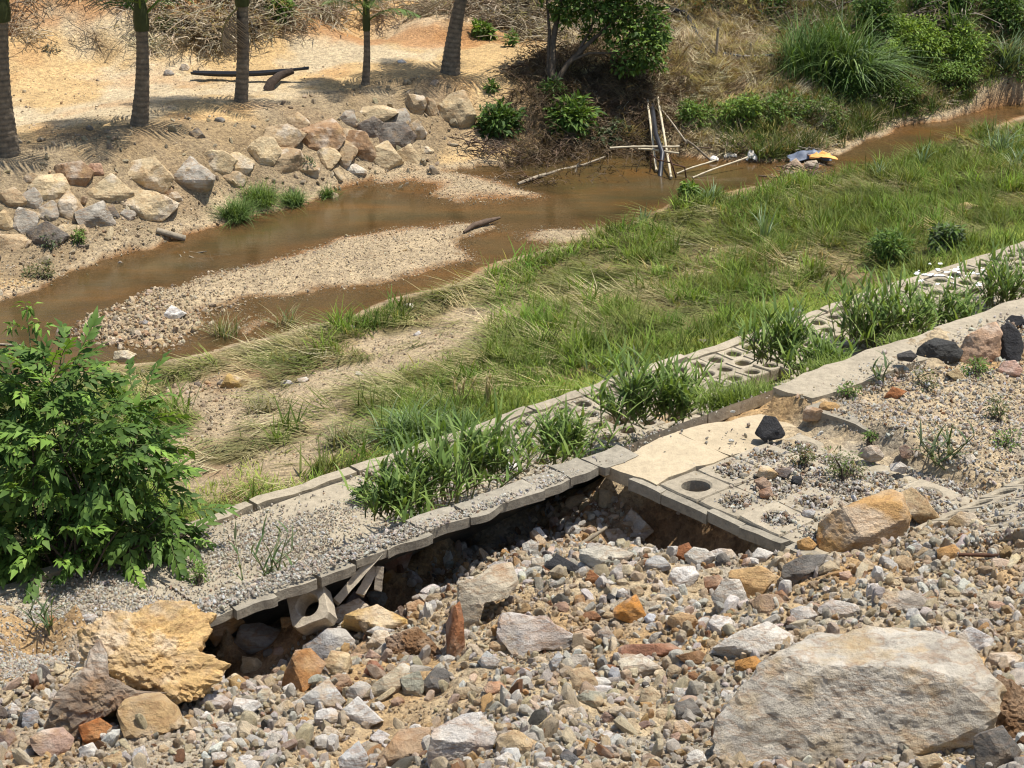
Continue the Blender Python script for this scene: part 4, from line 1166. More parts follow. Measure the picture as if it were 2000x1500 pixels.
# ---------------------------------------------------------------- scattered stuff (nobody could count it)
def scatter(name, protos, pos, rot, scl, tint, label, mat=None):
    n = len(pos)
    me = mesh_np(name, pos, np.zeros((0, 3), int), None, False, {
        'rot': ('FLOAT_VECTOR', rot), 'scl': ('FLOAT_VECTOR', scl), 'tint': ('FLOAT_COLOR', tint), 'pick': ('FLOAT', rng.integers(0, len(protos), n).astype(float))}) if False else None
    me = bpy.data.meshes.new(name)
    me.vertices.add(n); me.vertices.foreach_set('co', np.asarray(pos, np.float32).ravel())
    def at(k, typ, arr, f):
        q = me.attributes.new(k, typ, 'POINT'); q.data.foreach_set(f, np.ascontiguousarray(arr).ravel())
    at('rot', 'FLOAT_VECTOR', np.asarray(rot, np.float32), 'vector')
    at('scl', 'FLOAT_VECTOR', np.asarray(scl, np.float32), 'vector')
    t4 = np.concatenate([np.asarray(tint, np.float32), np.ones((n, 1), np.float32)], 1)
    at('tint', 'FLOAT_COLOR', t4, 'color')
    at('pick', 'INT', rng.integers(0, len(protos), n).astype(np.int32), 'value')
    o = link(name, me)
    tag(o, label, None, None, 'stuff')
    cl = bpy.data.collections.new(name + '_kinds')
    for i, p in enumerate(protos):
        po = bpy.data.objects.new(f'{name}_kind', p); cl.objects.link(po)
    ng = bpy.data.node_groups.new(name + '_scatter', 'GeometryNodeTree')
    ng.interface.new_socket('Geometry', in_out='INPUT', socket_type='NodeSocketGeometry')
    ng.interface.new_socket('Geometry', in_out='OUTPUT', socket_type='NodeSocketGeometry')
    gi = ng.nodes.new('NodeGroupInput'); go = ng.nodes.new('NodeGroupOutput')
    ip = ng.nodes.new('GeometryNodeInstanceOnPoints')
    ci = ng.nodes.new('GeometryNodeCollectionInfo'); ci.inputs['Collection'].default_value = cl
    ci.inputs['Separate Children'].default_value = True; ci.inputs['Reset Children'].default_value = True
    def attr(k, typ):
        q = ng.nodes.new('GeometryNodeInputNamedAttribute'); q.data_type = typ; q.inputs['Name'].default_value = k
        return [s for s in q.outputs if s.enabled][0]
    ng.links.new(gi.outputs[0], ip.inputs['Points']); ng.links.new(ci.outputs[0], ip.inputs['Instance'])
    ip.inputs['Pick Instance'].default_value = True
    ng.links.new(attr('pick', 'INT'), ip.inputs['Instance Index'])
    ng.links.new(attr('rot', 'FLOAT_VECTOR'), ip.inputs['Rotation'])
    ng.links.new(attr('scl', 'FLOAT_VECTOR'), ip.inputs['Scale'])
    ng.links.new(ip.outputs[0], go.inputs[0])
    md = o.modifiers.new('scatter', 'NODES'); md.node_group = ng
    return o

def pebble_proto(seed, sub=2, flat=1.0, rough_=.022):
    r = random.Random(seed)
    v, f = stone_verts(rand_outline(r, 1.15, r.uniform(.5, .9), r.choice((4, 4, 5, 5, 6))), r.uniform(.45, .95), seed, sub, rough_, facets=6)
    v[:, 2] *= flat
    return mesh_np('pebble', v, f, m_rock_inst, False)
PEB = [pebble_proto(2000 + i, 2) for i in range(9)]
PEBM = [pebble_proto(2100 + i, 3) for i in range(9)]

def fan(n, a0, a1, r0, r1):
    a = rng.uniform(R(a0), R(a1), n); r = np.sqrt(rng.uniform(r0 * r0, r1 * r1, n))
    return r * np.sin(a), r * np.cos(a)

def palette(n, cols, weights, jit=.16):
    cols = np.array(cols); w = np.array(weights, float); w /= w.sum()
    c = cols[rng.choice(len(cols), n, p=w)]
    return np.clip(c * (1 + rng.normal(0, jit, (n, 1))) * (1 + rng.normal(0, .03, (n, 3))), .01, .88)

def put_stones(name, x, y, z, size, tint, label, protos=PEB, sink=.15):
    n = len(x)
    rot = rng.uniform(0, 2 * math.pi, (n, 3))
    s = size[:, None] * np.stack([rng.uniform(.8, 1.25, n), rng.uniform(.7, 1.1, n), rng.uniform(.6, 1.0, n)], -1)
    return scatter(name, protos, np.stack([x, y, z + size * (.28 - sink)], -1), rot, s, tint, label)

RUB = [(.64, .58, .48), (.74, .69, .59), (.56, .44, .28), (.66, .53, .35), (.52, .32, .14), (.28, .14, .065), (.42, .37, .29), (.14, .125, .105), (.50, .36, .26)]
RUBW = [9, 7, 8, 8, 2.4, 1.2, 3, .6, 1.6]
def rubble_mask(x, y):
    u, v = UV(x, y)
    return (v < np.where(u > 10.0, 7.55 + .1 * n2(x, y, 2, 2, 77), 10.05)) | ((u < 6.3) & (v < 10.6)) | ((u < 10) & (u > 6) & (v < np.where(u > 8.3, 10.95, 10.35)) & (H(x, y) < 2.3))
def visible(x, y, z, m=120):
    m = max(m, 260)
    q = np.stack([x, y, z], -1) - CAM
    d = q @ FWD
    px = 1000 + FPX * (q @ RIGHT) / d; py = 750 - FPX * (q @ UP) / d
    return (px > -m) & (px < 2000 + m) & (py > -m) & (py < 1500 + m), px, py

# fine rubble
x, y = fan(140000, -20, 20, 7.5, 16.5)
ok = rubble_mask(x, y); x, y = x[ok], y[ok]
z = H(x, y); ok, px, py = visible(x, y, z); x, y, z, px, py = x[ok], y[ok], z[ok], px[ok], py[ok]
clus = n2(x, y, 2.2, 3, 81)
ok = rng.uniform(0, 1, len(x)) < .58 + .55 * clus; x, y, z = x[ok], y[ok], z[ok]
size = np.clip(rng.lognormal(math.log(.0195), .62, len(x)) * np.exp(.55 * n2(x, y, 1.0, 3, 121)), .008, .10)
tn = palette(len(x), RUB, RUBW)
orp = sstep(-.15, .45, n2(x, y, 1.1, 4, 51))[:, None]
tn = tn * (1 - .72 * orp) + .72 * orp * np.array([.58, .40, .21]) * rng.uniform(.7, 1.2, (len(x), 1))
put_stones('rubble', x, y, z, size, tn, 'fine broken stone and grit of the rubble slope', PEB)
# middling rubble
x, y = fan(30000, -20, 20, 7.5, 16.5)
ok = rubble_mask(x, y); x, y = x[ok], y[ok]
z = H(x, y); ok, px, py = visible(x, y, z); x, y, z = x[ok], y[ok], z[ok]
ok = rng.uniform(0, 1, len(x)) < .6 + .6 * n2(x, y, 1.6, 3, 82); x, y, z = x[ok], y[ok], z[ok]
size = np.clip(rng.lognormal(math.log(.064), .45, len(x)), .03, .17)
put_stones('rubble_stones', x, y, z, size, palette(len(x), RUB, RUBW), 'countless fist-sized broken stones of the rubble slope', PEBM, sink=.2)

# pale gravel on the concrete slope and its foot
GRV = [(.84, .75, .61), (.88, .82, .70), (.76, .63, .47), (.62, .54, .43), (.60, .42, .28), (.30, .27, .24)]
GRW = [6, 5, 5, 3, 1.5, 1]
u = rng.uniform(3.2, 14.5, 170000); v = rng.uniform(10.15, 14.4, 170000)
dens = np.interp(u, [3, 10.4, 11.6, 14.5], [1.0, 1.0, .3, .06]) * np.where(v > 14.0, .35, 1)
dens = np.where((v > 10.6) & (v < 12.2) & (u > 6.2), .15, dens) * np.where((v < 10.6) & (u > 9.6), .1, 1)
dens = dens * np.clip(.85 + .8 * n2(u, v, .9, 4, 83), .12, 1)
ok = rng.uniform(0, 1, len(u)) < dens; u, v = u[ok], v[ok]
x, y = XY(u, v)
z = np.where((u > 5.95) | (v > 12.97), rev_z(v) + np.where(u > 10.5, .012, -.006), H(x, y))
ok, px, py = visible(x, y, z); x, y, z = x[ok], y[ok], z[ok]
size = np.clip(rng.lognormal(math.log(.020), .32, len(x)), .009, .055)
put_stones('pale_gravel', x, y, z, size, palette(len(x), GRV, GRW), 'pale gravel strewn over the concrete slope', PEB)

# weedy gravel of the berm on the right
u = rng.uniform(9.95, 17.5, 52000); v = rng.uniform(6.6, 10.1, 52000)
on_blk = (u < 11.8) & (v < 9.6)
dens = np.where(u < 11.8, sstep(9.85, 10.65, u + .25 * (9.3 - v) + .5 * n2(u, v, 1.5, 3, 84)) * .85, .85)
dens = np.where(v > 9.55, np.where(u > 11.9, np.clip(sstep(10.12, 9.75, v) * .8 + .03, 0, 1) * np.clip(.7 + n2(u, v, 1.1, 3, 85), .05, 1), .03), dens)
hole = np.zeros(len(u), bool)
for i in range(5):
    for j in range(5):
        if i == 0 and j == 0: continue
        hole |= (u - 10.10 - i * .425) ** 2 + (v - 9.40 + j * .425) ** 2 < .12 ** 2
dens = np.where(hole & on_blk, 1.0, dens)
dens = np.where((v < 7.45) & (u > 10.3), .35, dens)
ok = rng.uniform(0, 1, len(u)) < dens; u, v, hole = u[ok], v[ok], hole[ok]
x, y = XY(u, v)
z = np.where(v > 9.6, np.where(u < 11.9, berm_z(u, v) + .01, np.where(v > 9.8, 2.695 - .02 * (u - 12) / 3, 2.66)), np.where(u < 11.85, np.where(hole, berm_z(u, v) - .012, berm_z(u, v) - .001), H(x, y)))
z = np.where(v < 7.45, np.maximum(H(x, y), 2.735 + .45 * (7.55 - v)), z)
ok, px, py = visible(x, y, z); x, y, z = x[ok], y[ok], z[ok]
hx, hy, hz = [], [], []
for i in range(5):
    for j in range(5):
        if i + j == 0: continue
        for q in range(150):
            t, rr_ = rng.uniform(0, 6.28), .15 * math.sqrt(rng.uniform(0, 1)) * rng.uniform(.8, 1.15)
            uu, vv = 10.10 + i * .425 + rr_ * math.cos(t), 9.40 - j * .425 + rr_ * math.sin(t)
            X_, Y_ = XY(uu, vv); hx.append(X_); hy.append(Y_); hz.append(float(berm_z(np.array(uu), np.array(vv))) + rng.uniform(-.015, .012))
x = np.concatenate([x, hx]); y = np.concatenate([y, hy]); z = np.concatenate([z, hz])
size = np.clip(rng.lognormal(math.log(.022), .42, len(x)), .009, .075)
put_stones('berm_gravel', x, y, z, size, palette(len(x), GRV + RUB, GRW + [k * .5 for k in RUBW]), 'mixed gravel spread over the berm', PEB)

# gravel bars, beach and bare patches
BARC = [(.66, .51, .31), (.72, .59, .40), (.54, .40, .24), (.42, .32, .20), (.52, .33, .17), (.24, .19, .14)]
BARW = [6, 5, 5, 3, 2, 1]
x, y = fan(165000, -19.5, 19.5, 19, 36)
z = H(x, y); u, v = UV(x, y)
ok = v > 14.7; x, y, z, u, v = x[ok], y[ok], z[ok], u[ok], v[ok]
sd = sdist(x, y, WATER)
bar = np.full(len(x), -9.0)
for bb in BARS: bar = np.maximum(bar, sdist(x, y, bb))
bare = bare_field(x, y)
ns = sdist(x, y, NEARSIDE)
far_ = (sd < 0) & (ns < 0)
pr = np.where((sd > 0) & (bar > -.3) & (z > -.035), .85, 0.0)
pr = np.where(far_ & (z < .45), np.clip(.62 + .3 * n2(x, y, 1, 3, 86), 0, 1) * sstep(2.0, .3, -sd), pr)
pr = np.where(far_ & (z >= .45), .05 * np.clip(.8 + n2(x, y, .6, 3, 87), 0, 2), pr)
pr = np.where((sd < 0) & (ns > 0), .5 * sstep(-.15, .25, bare) + .03, pr)
ok = rng.uniform(0, 1, len(x)) < pr
x, y, z, sd, bar, far_ = x[ok], y[ok], z[ok], sd[ok], bar[ok], far_[ok]
ok, px, py = visible(x, y, z, 60); x, y, z, sd, bar, far_, px, py = x[ok], y[ok], z[ok], sd[ok], bar[ok], far_[ok], px[ok], py[ok]
coarse = sstep(480, 300, px) * sstep(540, 600, py) - .28 * sstep(420, 560, px)
size = np.clip(rng.lognormal(math.log(.026), .38, len(x)), .012, .09) * (1 + .9 * coarse)
tn = palette(len(x), BARC, BARW)
put_stones('river_gravel', x, y, z, size, tn, 'tan river gravel on the bars, beach and bare patches', PEB)

# ---------------------------------------------------------------- grass of the flat
m_grass = mat_attr('grass_blade', 'tint', .75, .25, 6, .3, .12, True)
def blade(mb, base, az, tilt, length, width, droop, segs=3, c=None, c2=None):
    d = np.array([math.cos(az) * math.sin(tilt), math.sin(az) * math.sin(tilt), math.cos(tilt)])
    hz = np.array([math.cos(az), math.sin(az), 0])
    side = np.array([-math.sin(az), math.cos(az), 0])
    t = np.linspace(0, 1, segs + 1)
    pts_ = np.asarray(base) + np.outer(t * length, d) + np.outer((t ** 2) * length * droop, hz * .6 - np.array([0, 0, 1.0]) * .75)
    mb.ribbon(pts_, width * .5 * np.clip(1.05 - t ** 1.6, .06, 1) * np.minimum(1, .55 + 2 * t), side, c, c2)
def tuft(seed, n, h, tilt, droop, width, spread, flat_dir=None):
    r = random.Random(seed); mb = MB()
    for k in range(n):
        az = r.uniform(0, 2 * math.pi) if flat_dir is None else r.gauss(flat_dir, .38)
        b0 = (r.gauss(0, spread), r.gauss(0, spread), -.02)
        q = r.uniform(.75, 1.2)
        blade(mb, b0, az, min(1.5, abs(r.gauss(tilt, .22))), h * r.uniform(.55, 1.15), width * r.uniform(.7, 1.2), droop * r.uniform(.4, 1.3), 3, (q, q, q))
    return mb.mesh('grass_tuft', m_grass, True)
T_UP = [tuft(3000 + i, 20, .34, .45, .35, .016, .05) for i in range(5)]
T_LOW = [tuft(3100 + i, 22, .13, .7, .3, .011, .07) for i in range(4)]
T_FLAT = [tuft(3200 + i, 18, .42, 1.25, .14, .015, .10, 0.0) for i in range(5)]
GRN = [(.10, .145, .028), (.145, .19, .04), (.19, .22, .055), (.15, .17, .05)]
BRI = [(.20, .29, .05), (.24, .32, .06), (.15, .24, .04)]
DRY = [(.46, .38, .20), (.36, .31, .15), (.54, .46, .27), (.26, .24, .10)]
YEL = [(.28, .33, .07), (.33, .36, .085), (.22, .28, .055)]
def grass_pts(n):
    x, y = fan(int(n * 1.1), -19.5, 19.5, 15.5, 36)
    u, v = UV(x, y)
    ok = (v > 14.6); x, y = x[ok], y[ok]
    ok = sdist(x, y, NEARSIDE) > np.interp(np.degrees(np.arctan2(x, y)), [-9, 1, 3], [.42, .42, .08]); x, y = x[ok], y[ok]
    z = H(x, y); ok, px, py = visible(x, y, z, 80)
    x, y, z, px, py = x[ok], y[ok], z[ok], px[ok], py[ok]
    u, v = UV(x, y)
    ok = (z > .0); 
    return x[ok], y[ok], z[ok], u[ok], v[ok], px[ok], py[ok]
def lay(name, protos, x, y, z, az, sc, tint, label, tilt=.12):
    n = len(x)
    rot = np.stack([rng.normal(0, tilt, n), rng.normal(0, tilt, n), az], -1)
    s = sc[:, None] * np.ones((1, 3))
    return scatter(name, protos, np.stack([x, y, z], -1), rot, s, tint, label)
AZ_FLOW = math.atan2(-TU[1], -TU[0])
# flattened, half dry sward
x, y, z, u, v, px, py = grass_pts(23000)
bare = bare_field(x, y)
pr = np.clip(.85 - .82 * sstep(-.5, .05, bare), .03, 1) * np.clip(.75 + .7 * n2(x, y, 1.2, 3, 90), .1, 1) * sstep(15.0, 16.3, v)
ok = rng.uniform(0, 1, len(x)) < pr; x, y, z, px, py, bare = x[ok], y[ok], z[ok], px[ok], py[ok], bare[ok]
t1 = palette(len(x), DRY + GRN[2:], [4, 4, 2, 5, 3, 3]); t2 = palette(len(x), GRN, [2, 3, 3, 3])
gm_ = (sstep(-.2, .6, n2(x, y, .9, 4, 91) + .0003 * (px - 1000)) * .85)[:, None]
lay('flattened_grass', T_FLAT, x, y, z + .03, AZ_FLOW + rng.normal(0, .55, len(x)) + .6 * n2(x, y, .7, 2, 92), rng.uniform(.6, 1.25, len(x)), t1 * (1 - gm_) + t2 * gm_, 'grass flattened along the stream by flood water', .1)
# standing tufts
x, y, z, u, v, px, py = grass_pts(15000)
bare = bare_field(x, y)
pr = sstep(-.05, .4, n2(x, y, 1.0, 3, 93) + .04 - .8 * sstep(-.4, .1, bare) + .25 * sstep(1100, 1500, px) + .25 * sstep(1.0, .2, sdist(x, y, NEARSIDE) - .0) * (v > 17)) * sstep(14.7, 15.3, v)
ok = rng.uniform(0, 1, len(x)) < pr; x, y, z, px = x[ok], y[ok], z[ok], px[ok]
br = (rng.uniform(0, 1, len(x)) < .35 + .4 * n2(x, y, .8, 2, 94))
tn = np.where(br[:, None], palette(len(x), BRI, [1, 1, 1]), palette(len(x), GRN, [3, 4, 2, 2]))
lay('standing_grass', T_UP, x, y, z, rng.uniform(0, 6.28, len(x)), np.clip(rng.lognormal(-.15, .3, len(x)), .45, 1.6), tn, 'upright green grass tufts on the flat')
# low turf towards the toe of the revetment
x, y, z, u, v, px, py = grass_pts(60000)
turf = poly([(700, 770), (800, 710), (950, 670), (1150, 650), (1180, 720), (1080, 790), (930, 830), (780, 850)], .4)
tf = sdist(x, y, turf) + n2(x, y, 2, 3, 95) * .3
pr = np.maximum(sstep(15.9, 15.0, v + .5 * n2(x, y, 1.3, 3, 96)), sstep(-.1, .2, tf)) * np.where(px < 720, .35, .9)
ok = rng.uniform(0, 1, len(x)) < pr; x, y, z, tf, v = x[ok], y[ok], z[ok], tf[ok], v[ok]
tn = np.where((tf > 0)[:, None], palette(len(x), GRN[:2] + BRI, [3, 3, 2, 1, 2]), palette(len(x), YEL + BRI, [3, 3, 3, 1, 1, 1]))
lay('low_turf', T_LOW, x, y, z, rng.uniform(0, 6.28, len(x)), rng.uniform(.6, 1.5, len(x)), tn, 'short bright turf at the foot of the revetment')
# straw and dead grass on the far slope
x, y = fan(22000, 1.5, 17, 31, 41)
z = H(x, y); ok, px, py = visible(x, y, z, 40); x, y, z, px, py = x[ok], y[ok], z[ok], px[ok], py[ok]
sd = sdist(x, y, WATER)
m = sstep(1230, 1300, px) * sstep(1640, 1560, px) * (sd < -.2) * (sdist(x, y, NEARSIDE) < 0)
pr = m * np.clip(.75 + .8 * n2(x, y, 1.0, 3, 97), .05, 1) + (1 - m) * .10 * (sd < -.2) * (sdist(x, y, NEARSIDE) < 0) * (px > 1000)
ok = rng.uniform(0, 1, len(x)) < pr; x, y, z = x[ok], y[ok], z[ok]
lay('dead_straw', T_FLAT, x, y, z + .03, rng.uniform(0, 6.28, len(x)), rng.uniform(.5, 1.1, len(x)), palette(len(x), [(.48, .40, .25), (.38, .29, .16), (.22, .15, .08), (.62, .54, .37)], [4, 4, 3, 3]), 'dead straw lying on the far bank', .3)
# dry brush and litter along the foot of the hillside
def tangle(seed):
    r = random.Random(seed); mb = MB()
    for k in range(12):
        a = r.uniform(0, 6.28); L = r.uniform(.25, .6)
        p0 = np.array([r.gauss(0, .12), r.gauss(0, .12), r.uniform(0, .14)])
        d = np.array([math.cos(a), math.sin(a), r.uniform(-.25, .45)])
        q = r.uniform(.6, 1.3)
        path = [p0 + d * L * t + np.array([r.gauss(0, .03), r.gauss(0, .03), -.15 * t * t]) for t in (0, .35, .7, 1)]
        mb.tube(path, [.009, .007, .005, .002], 4, (q, q, q), False)
        for j in range(3):
            blade(mb, path[1 + j % 3], r.uniform(0, 6.28), r.uniform(.8, 1.7), r.uniform(.08, .2), .018, .4, 2, (q, q * .97, q * .9))
    return mb.mesh('dry_tangle', m_grass, True)
TANG = [tangle(3300 + i) for i in range(4)]
x, y = fan(16500, -19.5, 19.5, 33.5, 46)
z = H(x, y); ok, px, py = visible(x, y, z, 90); x, y, z, px, py = x[ok], y[ok], z[ok], px[ok], py[ok]
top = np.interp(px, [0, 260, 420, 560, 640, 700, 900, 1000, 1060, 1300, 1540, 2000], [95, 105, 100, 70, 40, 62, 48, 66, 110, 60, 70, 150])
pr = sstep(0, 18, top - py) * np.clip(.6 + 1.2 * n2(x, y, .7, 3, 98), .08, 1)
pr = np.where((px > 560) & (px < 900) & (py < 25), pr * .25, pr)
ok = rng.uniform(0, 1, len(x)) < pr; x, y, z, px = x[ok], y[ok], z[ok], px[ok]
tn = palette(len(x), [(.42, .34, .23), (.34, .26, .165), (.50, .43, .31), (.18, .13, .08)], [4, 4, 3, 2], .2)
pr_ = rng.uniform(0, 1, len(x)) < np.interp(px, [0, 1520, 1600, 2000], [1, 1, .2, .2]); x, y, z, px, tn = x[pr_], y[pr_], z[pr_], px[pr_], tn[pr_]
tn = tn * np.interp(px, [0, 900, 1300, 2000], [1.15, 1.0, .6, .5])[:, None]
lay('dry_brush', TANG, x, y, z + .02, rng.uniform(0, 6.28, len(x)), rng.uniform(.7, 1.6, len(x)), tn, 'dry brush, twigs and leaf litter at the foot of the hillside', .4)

# scrub and grass on the far bank to the right, roots and twigs in the shade of the tree
x, y = fan(18000, 3, 19.5, 31, 42)
z = H(x, y); ok, px, py = visible(x, y, z, 60); x, y, z, px, py = x[ok], y[ok], z[ok], px[ok], py[ok]
sd = sdist(x, y, WATER); ns = sdist(x, y, NEARSIDE)
pr = (sd < -.03) * (ns < 0) * np.maximum(sstep(1470, 1600, px), sstep(1330, 1380, px) * (py > 215)) * np.clip(.75 + .8 * n2(x, y, 1.1, 3, 101), .05, 1) * sstep(.02, .2, -sd)
ok = rng.uniform(0, 1, len(x)) < pr; x, y, z, sd = x[ok], y[ok], z[ok], sd[ok]
tn = palette(len(x), [(.10, .14, .035), (.14, .17, .05), (.20, .20, .08), (.30, .24, .13), (.08, .115, .03)], [4, 4, 3, 1.5, 3], .2)
lay('bank_scrub', T_UP + T_LOW, x, y, z, rng.uniform(0, 6.28, len(x)), rng.uniform(.7, 1.5, len(x)), tn, 'green and brownish scrub covering the far bank at the right', .25)
x, y = fan(5000, -1, 8, 31, 40)
z = H(x, y); ok, px, py = visible(x, y, z, 60); x, y, z = x[ok], y[ok], z[ok]
ok = (sdist(x, y, ROOTY_SHADE) > rng.uniform(-.4, .4, len(x))) & (rng.uniform(0, 1, len(x)) < .55); x, y, z = x[ok], y[ok], z[ok]
lay('bank_roots', TANG, x, y, z, rng.uniform(0, 6.28, len(x)), rng.uniform(.4, 1.0, len(x)), palette(len(x), [(.15, .10, .06), (.22, .16, .10), (.10, .07, .04)], [3, 2, 2]), 'roots and dead twigs on the shaded bank under the tree', .6)

# weeds sprouting in the cells of the honeycomb blocks
u = rng.uniform(10.6, 24, 1500); v = rng.uniform(12.7, 14.35, 1500)
ok = rng.uniform(0, 1, len(u)) < np.clip(.35 + 1.0 * n2(u, v, .8, 3, 131), 0, 1); u, v = u[ok], v[ok]
x, y = XY(u, v)
lay('cell_weeds', T_LOW, x, y, np.full(len(x), .80), rng.uniform(0, 6.28, len(x)), rng.uniform(.7, 1.7, len(x)), palette(len(x), YEL + GRN[:2], [3, 3, 3, 2, 2]), 'small weeds sprouting from the cells of the honeycomb blocks')
# broken stone chinked between the riprap boulders
rp = RIPZONE
x, y = fan(9000, -17, 2, 24, 36)
ok = sdist(x, y, rp) > 0; x, y = x[ok], y[ok]
ok = rng.uniform(0, 1, len(x)) < .2; x, y = x[ok], y[ok]
put_stones('riprap_rubble', x, y, H(x, y), np.clip(rng.lognormal(math.log(.075), .5, len(x)), .03, .26), palette(len(x), [(.56, .44, .27), (.46, .35, .21), (.36, .29, .19), (.30, .24, .16)], [4, 4, 3, 2]), 'broken stone chinked between the riprap boulders', PEBM, sink=.2)
# ---------------------------------------------------------------- plants
m_leaf = mat_attr('leaf', 'tint', .6, .2, 7, .3, .18)
m_bark = mat_plain('bark', (.10, .075, .05), .9, .35, 14, .8, .02)
m_stem = mat_plain('green_stem', (.12, .13, .05), .7, .3, 10, .3, .01)
m_palmbark, nt, b = new_mat('ringed_palm_bark')
v_ = coord(nt)
f_ = noise(nt, v_, 9, 6, .7); g_ = noise(nt, v_, 45, 4)
c_ = ramp(nt, f_, [(.3, (.085, .07, .052)), (.55, (.18, .14, .095)), (.75, (.29, .235, .165))])
at_ = N(nt, 'ShaderNodeAttribute', attribute_name='tint')
c_ = mixc(nt, 1.0, c_, at_.outputs['Color'], 'MULTIPLY')
nt.links.new(c_, b.inputs['Base Color']); bump(nt, b, g_, .7, .01)
b.inputs['Roughness'].default_value = .95

def leaf(mb, p, d, up, L, W, c, fold=.25, droop=.2):
    d = np.asarray(d, float); d = d / (np.linalg.norm(d) + 1e-9)
    s = np.cross(d, up); s /= (np.linalg.norm(s) + 1e-9)
    n = np.cross(s, d)
    p = np.asarray(p)
    m = p + d * L * .42
    tip = p + d * L - n * L * droop
    v = [p, m + s * W * .5 + n * W * fold, tip, m - s * W * .5 + n * W * fold, m]
    mb.add(v, [(0, 1, 4), (1, 2, 4), (4, 2, 3), (0, 4, 3)], c)

def leaf_cloud(name, lobes, n, L, W, pal, parent, origin, r, twig=True, shell=.5, droopy=.2, tipcol=None):
    """leaves and twigs spread through lobes (centre, radii)"""
    mb = MB()
    vol = np.array([np.prod(q[1]) ** (2 / 3) for q in lobes]); vol /= vol.sum()
    for k in range(n):
        c0, rad_ = lobes[r.choices(range(len(lobes)), vol)[0]]
        while True:
            d = np.array([r.gauss(0, 1) for _ in range(3)]); d /= np.linalg.norm(d)
            if d[2] > -.75 or r.random() < .4: break
        q = r.random() ** .4 * (1 - shell) + shell if r.random() < .8 else r.random()
        # uneven clumps: lobes bulge and gap
        g = 1 + .28 * math.sin(d[0] * 5 + c0[0] * 9) * math.cos(d[2] * 6 + c0[1] * 7) + .16 * math.sin(d[1] * 11 + d[2] * 9)
        p = np.asarray(c0) + d * np.asarray(rad_) * q * g
        dirr = d + np.array([r.gauss(0, .7), r.gauss(0, .7), r.gauss(-.15, .5)])
        col_ = np.array(pal[r.randrange(len(pal))]) * r.uniform(.75, 1.25)
        s = r.uniform(.65, 1.3)
        leaf(mb, p - np.asarray(origin), dirr, np.array([r.gauss(0, .4), r.gauss(0, .4), 1]), L * s, W * s, col_, .2, droopy)
    return link(name, mb.mesh(name, m_leaf, True), parent)

def stems(name, base, tips, r0, parent, origin, r, mat=m_bark, wob=.08, n=6):
    mb = MB()
    for tp in tips:
        b0 = np.asarray(base) - origin + np.array([r.gauss(0, r0), r.gauss(0, r0), -.05]); t0 = np.asarray(tp) - origin
        L = np.linalg.norm(t0 - b0)
        path = [b0 + (t0 - b0) * t + np.array([r.gauss(0, wob * L), r.gauss(0, wob * L), .12 * L * t * (1 - t)]) * (1 if 0 < t < 1 else 0) for t in (0, .25, .5, .75, 1)]
        mb.tube(path, np.linspace(r0, r0 * .22, 5), n)
    return link(name, mb.mesh(name, mat), parent)

DKG = [(.045, .085, .018), (.065, .115, .024), (.09, .15, .03), (.055, .095, .025)]
MDG = [(.10, .165, .03), (.125, .205, .038), (.165, .25, .05), (.085, .14, .03)]
YLG = [(.20, .29, .045), (.25, .33, .055), (.16, .23, .04), (.12, .17, .04)]
OLV = [(.11, .13, .045), (.15, .16, .06), (.08, .10, .035), (.18, .17, .08)]
PEA = [(.10, .13, .06), (.16, .19, .10), (.07, .10, .045)]

def lobe(px, py, rx, ry, base_depth, rz=None):
    """ellipsoid seen at a photo pixel at a given depth"""
    c = CAM + ray(px, py) * base_depth
    m = base_depth / FPX
    return (c, np.array([rx * m, (rz or (rx + ry) / 2) * m, ry * m]))

def shrub(name, label, px, py, rx, ry, n, Lpx, pal, seed, cat='shrub', group=None, lob=5, aspect=.38, droopy=.2):
    r = random.Random(seed)
    g = GS(px, py + ry * .8)
    m = mpp(g)
    t = thing(name, label, cat, g, group)
    dep = depth(g) + rx * .35 * m
    lobes = [lobe(px, py, rx * .7, ry * .75, dep)]
    for k in range(lob):
        lobes.append(lobe(px + r.uniform(-.62, .62) * rx, py + r.uniform(-.6, .5) * ry, rx * r.uniform(.28, .45), ry * r.uniform(.3, .5), dep + r.uniform(-.5, .5) * rx * m))
    leaf_cloud('foliage', lobes, n, Lpx * m, Lpx * m * aspect, pal, t, g, r, droopy=droopy)
    stems('stem', g, [l[0] for l in lobes], .012 + rx * m * .02, t, g, r)
    return t

def fpalm_frond(seed, length=1.9, n=34, dead=False):
    r = random.Random(seed); mb = MB()
    pts_ = []
    for k in range(9):
        t = k / 8
        pts_.append(np.array([length * (t * .85), 0, length * (.62 * t - .60 * t * t)]))
    mb.tube(pts_, np.linspace(.022, .004, 9), 4, (.9, .95, .5), False)
    P_ = np.array(pts_)
    for k in range(n):
        t = .16 + .84 * k / (n - 1)
        i = min(7, int(t * 8)); f = t * 8 - i
        p = P_[i] * (1 - f) + P_[i + 1] * f
        tan = P_[i + 1] - P_[i]; tan /= np.linalg.norm(tan)
        for s in (-1, 1):
            ll = length * .30 * math.sin(math.pi * min(1, .22 + .78 * t)) ** .7 * r.uniform(.85, 1.1) + .05
            d = tan * .55 + np.array([0, s, 0]) * .8 + np.array([0, 0, r.uniform(-.15, .25)])
            d /= np.linalg.norm(d)
            q = [p + d * ll * w - np.array([0, 0, 1]) * ll * (1.2 if dead else .35) * w * w for w in (0, .5, 1)]
            c = r.uniform(.7, 1.2)
            side = np.cross(d, [0, 0, 1]); side /= np.linalg.norm(side)
            mb.ribbon(q, [.012, .014, .002], side, (c, c, c))
    return mb
m_frond = new_mat('palm_frond')
